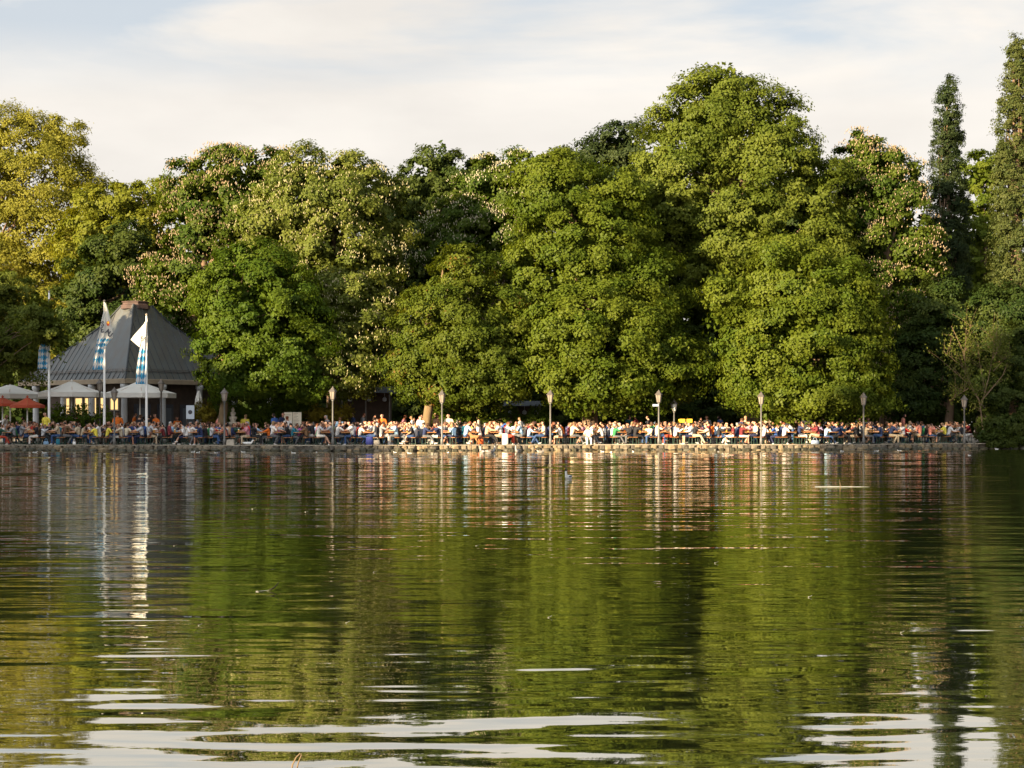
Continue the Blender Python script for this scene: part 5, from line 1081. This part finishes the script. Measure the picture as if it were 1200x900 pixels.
# floating bits
def drift():
    Y = wy(570.5); r = thing('driftwood', (ax(988, Y), Y, 0), 'long pale floating branch with two twigs in front of the eighth lamp', 'driftwood'); k = Y / F; b = MB()
    b.tube([(-33 * k, 0, 0.004), (-18 * k, 0.05, 0.007), (0, 0, 0.004), (20 * k, -0.06, 0.003), (36 * k, -0.08, -0.006)], [0.010, 0.010, 0.008, 0.006, 0.003], 6); b.build('branch', M['driftwood'], r)
    b = MB(); b.tube([(-3 * k, 0, 0), (-3.6 * k, 0.02, 0.10), (-4.2 * k, 0, 0.19)], [0.009, 0.007, 0.004], 5); b.tube([(9 * k, 0, 0), (9.6 * k, 0, 0.05)], [0.008, 0.004], 5); b.build('twig', M['bark_pale'], r)
drift()
def floating_leaf(px, py, l, mat, label, rz=0.0, curl=0.02, name='floating_leaf', cat='leaf', group=None):
    Y = wy(py); b = MB(); n = 7; vs = []
    for i in range(n):
        t = i / (n - 1); w = l * 0.32 * math.sin(math.pi * min(1, t * 0.92 + 0.06)); z = 0.006 + curl * (t * t) * 2
        vs += [(l * (t - 0.5), -w / 2, z + curl * 0.4), (l * (t - 0.5), 0, z), (l * (t - 0.5), w / 2, z + curl * 0.4)]
    b.add(vs, [(i * 3 + k, i * 3 + 3 + k, i * 3 + 4 + k, i * 3 + 1 + k) for i in range(n - 1) for k in range(2)]); b.tube([(-l * 0.5, 0, 0.006), (-l * 0.75, 0.01, 0.004)], 0.0025, 4)
    o = b.build(name, mat, loc=(ax(px, Y), Y, 0.0)); o.rotation_euler.z = rz; return tag(o, label, cat, group)
DK = principled('wet_leaf', (0.025, 0.02, 0.012), 0.5, 0.2, 20); PL = principled('pale_leaf', (0.28, 0.28, 0.26), 0.6, 0.15, 20)
floating_leaf(321, 692.5, 0.09, DK, 'dark curled leaf riding behind a white feather on the water', 0.1, 0.035)
floating_leaf(309, 693.5, 0.10, PL, 'white feather floating before a dark curled leaf', 0.05, 0.004, 'feather', 'feather')
for px, py in [(408, 730.5), (235, 733.5), (645, 724), (298, 596), (360, 600), (703, 605), (440, 671), (206, 640), (950, 700), (1058, 742), (840, 660), (120, 690), (560, 640), (760, 590), (1080, 600)]:
    floating_leaf(px, py, min(0.32, 3.6 * wy(py) / F), PL, 'small pale leaf drifting on the open lake', pr.uniform(-0.4, 0.4), 0.006, group='pale leaves drifting on the lake')
Y = wy(899); b = MB(); k = Y / F
b.tube([(0, 0, -0.03), (4 * k, 0, 0.025), (7 * k, 0.01, 0.055), (5.4 * k, 0.01, 0.062), (1 * k, 0, 0.045), (-3 * k, -0.01, 0.012), (-4 * k, -0.01, -0.02)], [0.0035] * 7, 6)
tag(b.build('reed_stem', M['bark_pale'], loc=(ax(346, Y), Y, 0.0)), 'bent brown reed stem looping out of the water close to the camera', 'reed')

# ------------------------------------------------------------------ light, sky, camera
def world():
    w = bpy.data.worlds.new('World'); SC.world = w; w.use_nodes = True; nt = w.node_tree; nt.nodes.clear(); L = nt.links.new
    out = N(nt, 'ShaderNodeOutputWorld'); bg = N(nt, 'ShaderNodeBackground'); bg.inputs['Strength'].default_value = 0.10
    sk = N(nt, 'ShaderNodeTexSky', sky_type='NISHITA'); sk.sun_disc = False; sk.sun_elevation = R(SUN_EL); sk.sun_rotation = math.atan2(SUN.x, SUN.y); sk.altitude = 500; sk.air_density = 1.0; sk.dust_density = 1.5
    tc = N(nt, 'ShaderNodeTexCoord')
    def noise(s, det, off=(0, 0, 0), rough=0.55, dist=0.0):
        mp = N(nt, 'ShaderNodeMapping'); mp.inputs['Scale'].default_value = s; mp.inputs['Location'].default_value = off; no = N(nt, 'ShaderNodeTexNoise'); no.inputs['Scale'].default_value = 1.0; no.inputs['Detail'].default_value = det; no.inputs['Roughness'].default_value = rough; no.inputs['Distortion'].default_value = dist
        L(tc.outputs['Generated'], mp.inputs[0]); L(mp.outputs[0], no.inputs['Vector']); return no.outputs['Fac']
    def ramp(f, a, b, ca=(0, 0, 0, 1), cb=(1, 1, 1, 1)):
        r = N(nt, 'ShaderNodeValToRGB'); r.color_ramp.elements[0].position = a; r.color_ramp.elements[1].position = b; r.color_ramp.elements[0].color = ca; r.color_ramp.elements[1].color = cb; L(f, r.inputs[0]); return r.outputs[0]
    def mth(op, a, b):
        n = N(nt, 'ShaderNodeMath', operation=op)
        for i, v in enumerate((a, b)):
            if isinstance(v, (int, float)): n.inputs[i].default_value = v
            else: L(v, n.inputs[i])
        return n.outputs[0]
    sp = N(nt, 'ShaderNodeSeparateXYZ'); L(tc.outputs['Generated'], sp.inputs[0])
    # a bank of bright cloud up to about twelve degrees, broken grey blue above it
    bank = noise((3.2, 3.2, 9.0), 6, (1.3, 0.2, 0.4)); h = mth('ADD', sp.outputs[2], mth('MULTIPLY', mth('SUBTRACT', bank, 0.5), SKY['wobble']))
    low = ramp(h, SKY['bank0'], SKY['bank1'], (1, 1, 1, 1), (0, 0, 0, 1))
    wisps = ramp(noise((4.5, 4.5, 15.0), 7, (0.0, 3.1, 0.7), 0.6, 0.3), 0.44, 0.68)
    cover = mth('MAXIMUM', low, mth('MULTIPLY', wisps, 0.75))
    streak = mth('MULTIPLY', ramp(noise((3.2, 3.2, 17.0), 6, (7.3, 1.9, 2.2), 0.55, 0.4), 0.42, 0.58), ramp(sp.outputs[2], 0.185, 0.225))
    cover = mth('MULTIPLY', cover, mth('SUBTRACT', 1.0, mth('MULTIPLY', streak, 0.85)))
    lit = ramp(noise((5.0, 5.0, 14.0), 5, (2.0, 5.0, 1.0)), 0.3, 0.7, (*SKY['shade'], 1), (*SKY['bright'], 1))
    veil = N(nt, 'ShaderNodeMix', data_type='RGBA'); veil.inputs[0].default_value = 0.86; L(sk.outputs[0], veil.inputs[6]); veil.inputs[7].default_value = (*SKY['veil'], 1)
    mx = N(nt, 'ShaderNodeMix', data_type='RGBA'); L(cover, mx.inputs[0]); L(veil.outputs[2], mx.inputs[6]); L(lit, mx.inputs[7])
    # the evening sky is brighter towards the sun
    dt = N(nt, 'ShaderNodeVectorMath', operation='DOT_PRODUCT'); L(tc.outputs['Generated'], dt.inputs[0]); dt.inputs[1].default_value = SUN
    gl = mth('ADD', 1.0, mth('MULTIPLY', mth('POWER', mth('MAXIMUM', dt.outputs['Value'], 0.0), 2.0), 2.1)); sc_ = N(nt, 'ShaderNodeVectorMath', operation='SCALE')
    L(mx.outputs[2], sc_.inputs[0]); L(gl, sc_.inputs['Scale']); L(sc_.outputs[0], bg.inputs['Color']); L(bg.outputs[0], out.inputs['Surface'])
SKY = dict(wobble=0.20, bank0=0.225, bank1=0.30, shade=(2.42, 2.30, 2.15), bright=(2.90, 2.74, 2.53), veil=(1.62, 1.74, 1.90))
world()
sl = bpy.data.lights.new('sun', 'SUN'); sl.energy = 5.0; sl.angle = R(0.6); sl.color = (1.0, 0.79, 0.50)
so = bpy.data.objects.new('sun', sl); COL.objects.link(so); so.rotation_euler = SUN.to_track_quat('Z', 'Y').to_euler(); so.location = (-60, -50, 30)
cam = bpy.data.cameras.new('camera'); co = bpy.data.objects.new('camera', cam); COL.objects.link(co); co.location = (0, 0, EYE); co.rotation_euler = (R(90), 0, 0)
cam.sensor_fit = 'HORIZONTAL'; cam.sensor_width = 36; cam.lens = 36 * F / 1200; cam.shift_y = (HOR - 450) / 1200; cam.clip_start = 0.1; cam.clip_end = 3000
SC.camera = co
vs = SC.view_settings; vs.view_transform = 'Standard'; vs.look = 'None'; vs.gamma = 1.0; vs.use_curve_mapping = False; vs.exposure = 1.84
cy = SC.cycles; cy.max_bounces = 8; cy.diffuse_bounces = 4; cy.glossy_bounces = 3; cy.transmission_bounces = 3; cy.transparent_max_bounces = 4; cy.caustics_reflective = False; cy.caustics_refractive = False
cy.sample_clamp_indirect = 6.0; cy.use_denoising = True; cy.denoiser = 'OPENIMAGEDENOISE'; cy.use_adaptive_sampling = True; cy.adaptive_threshold = 0.01
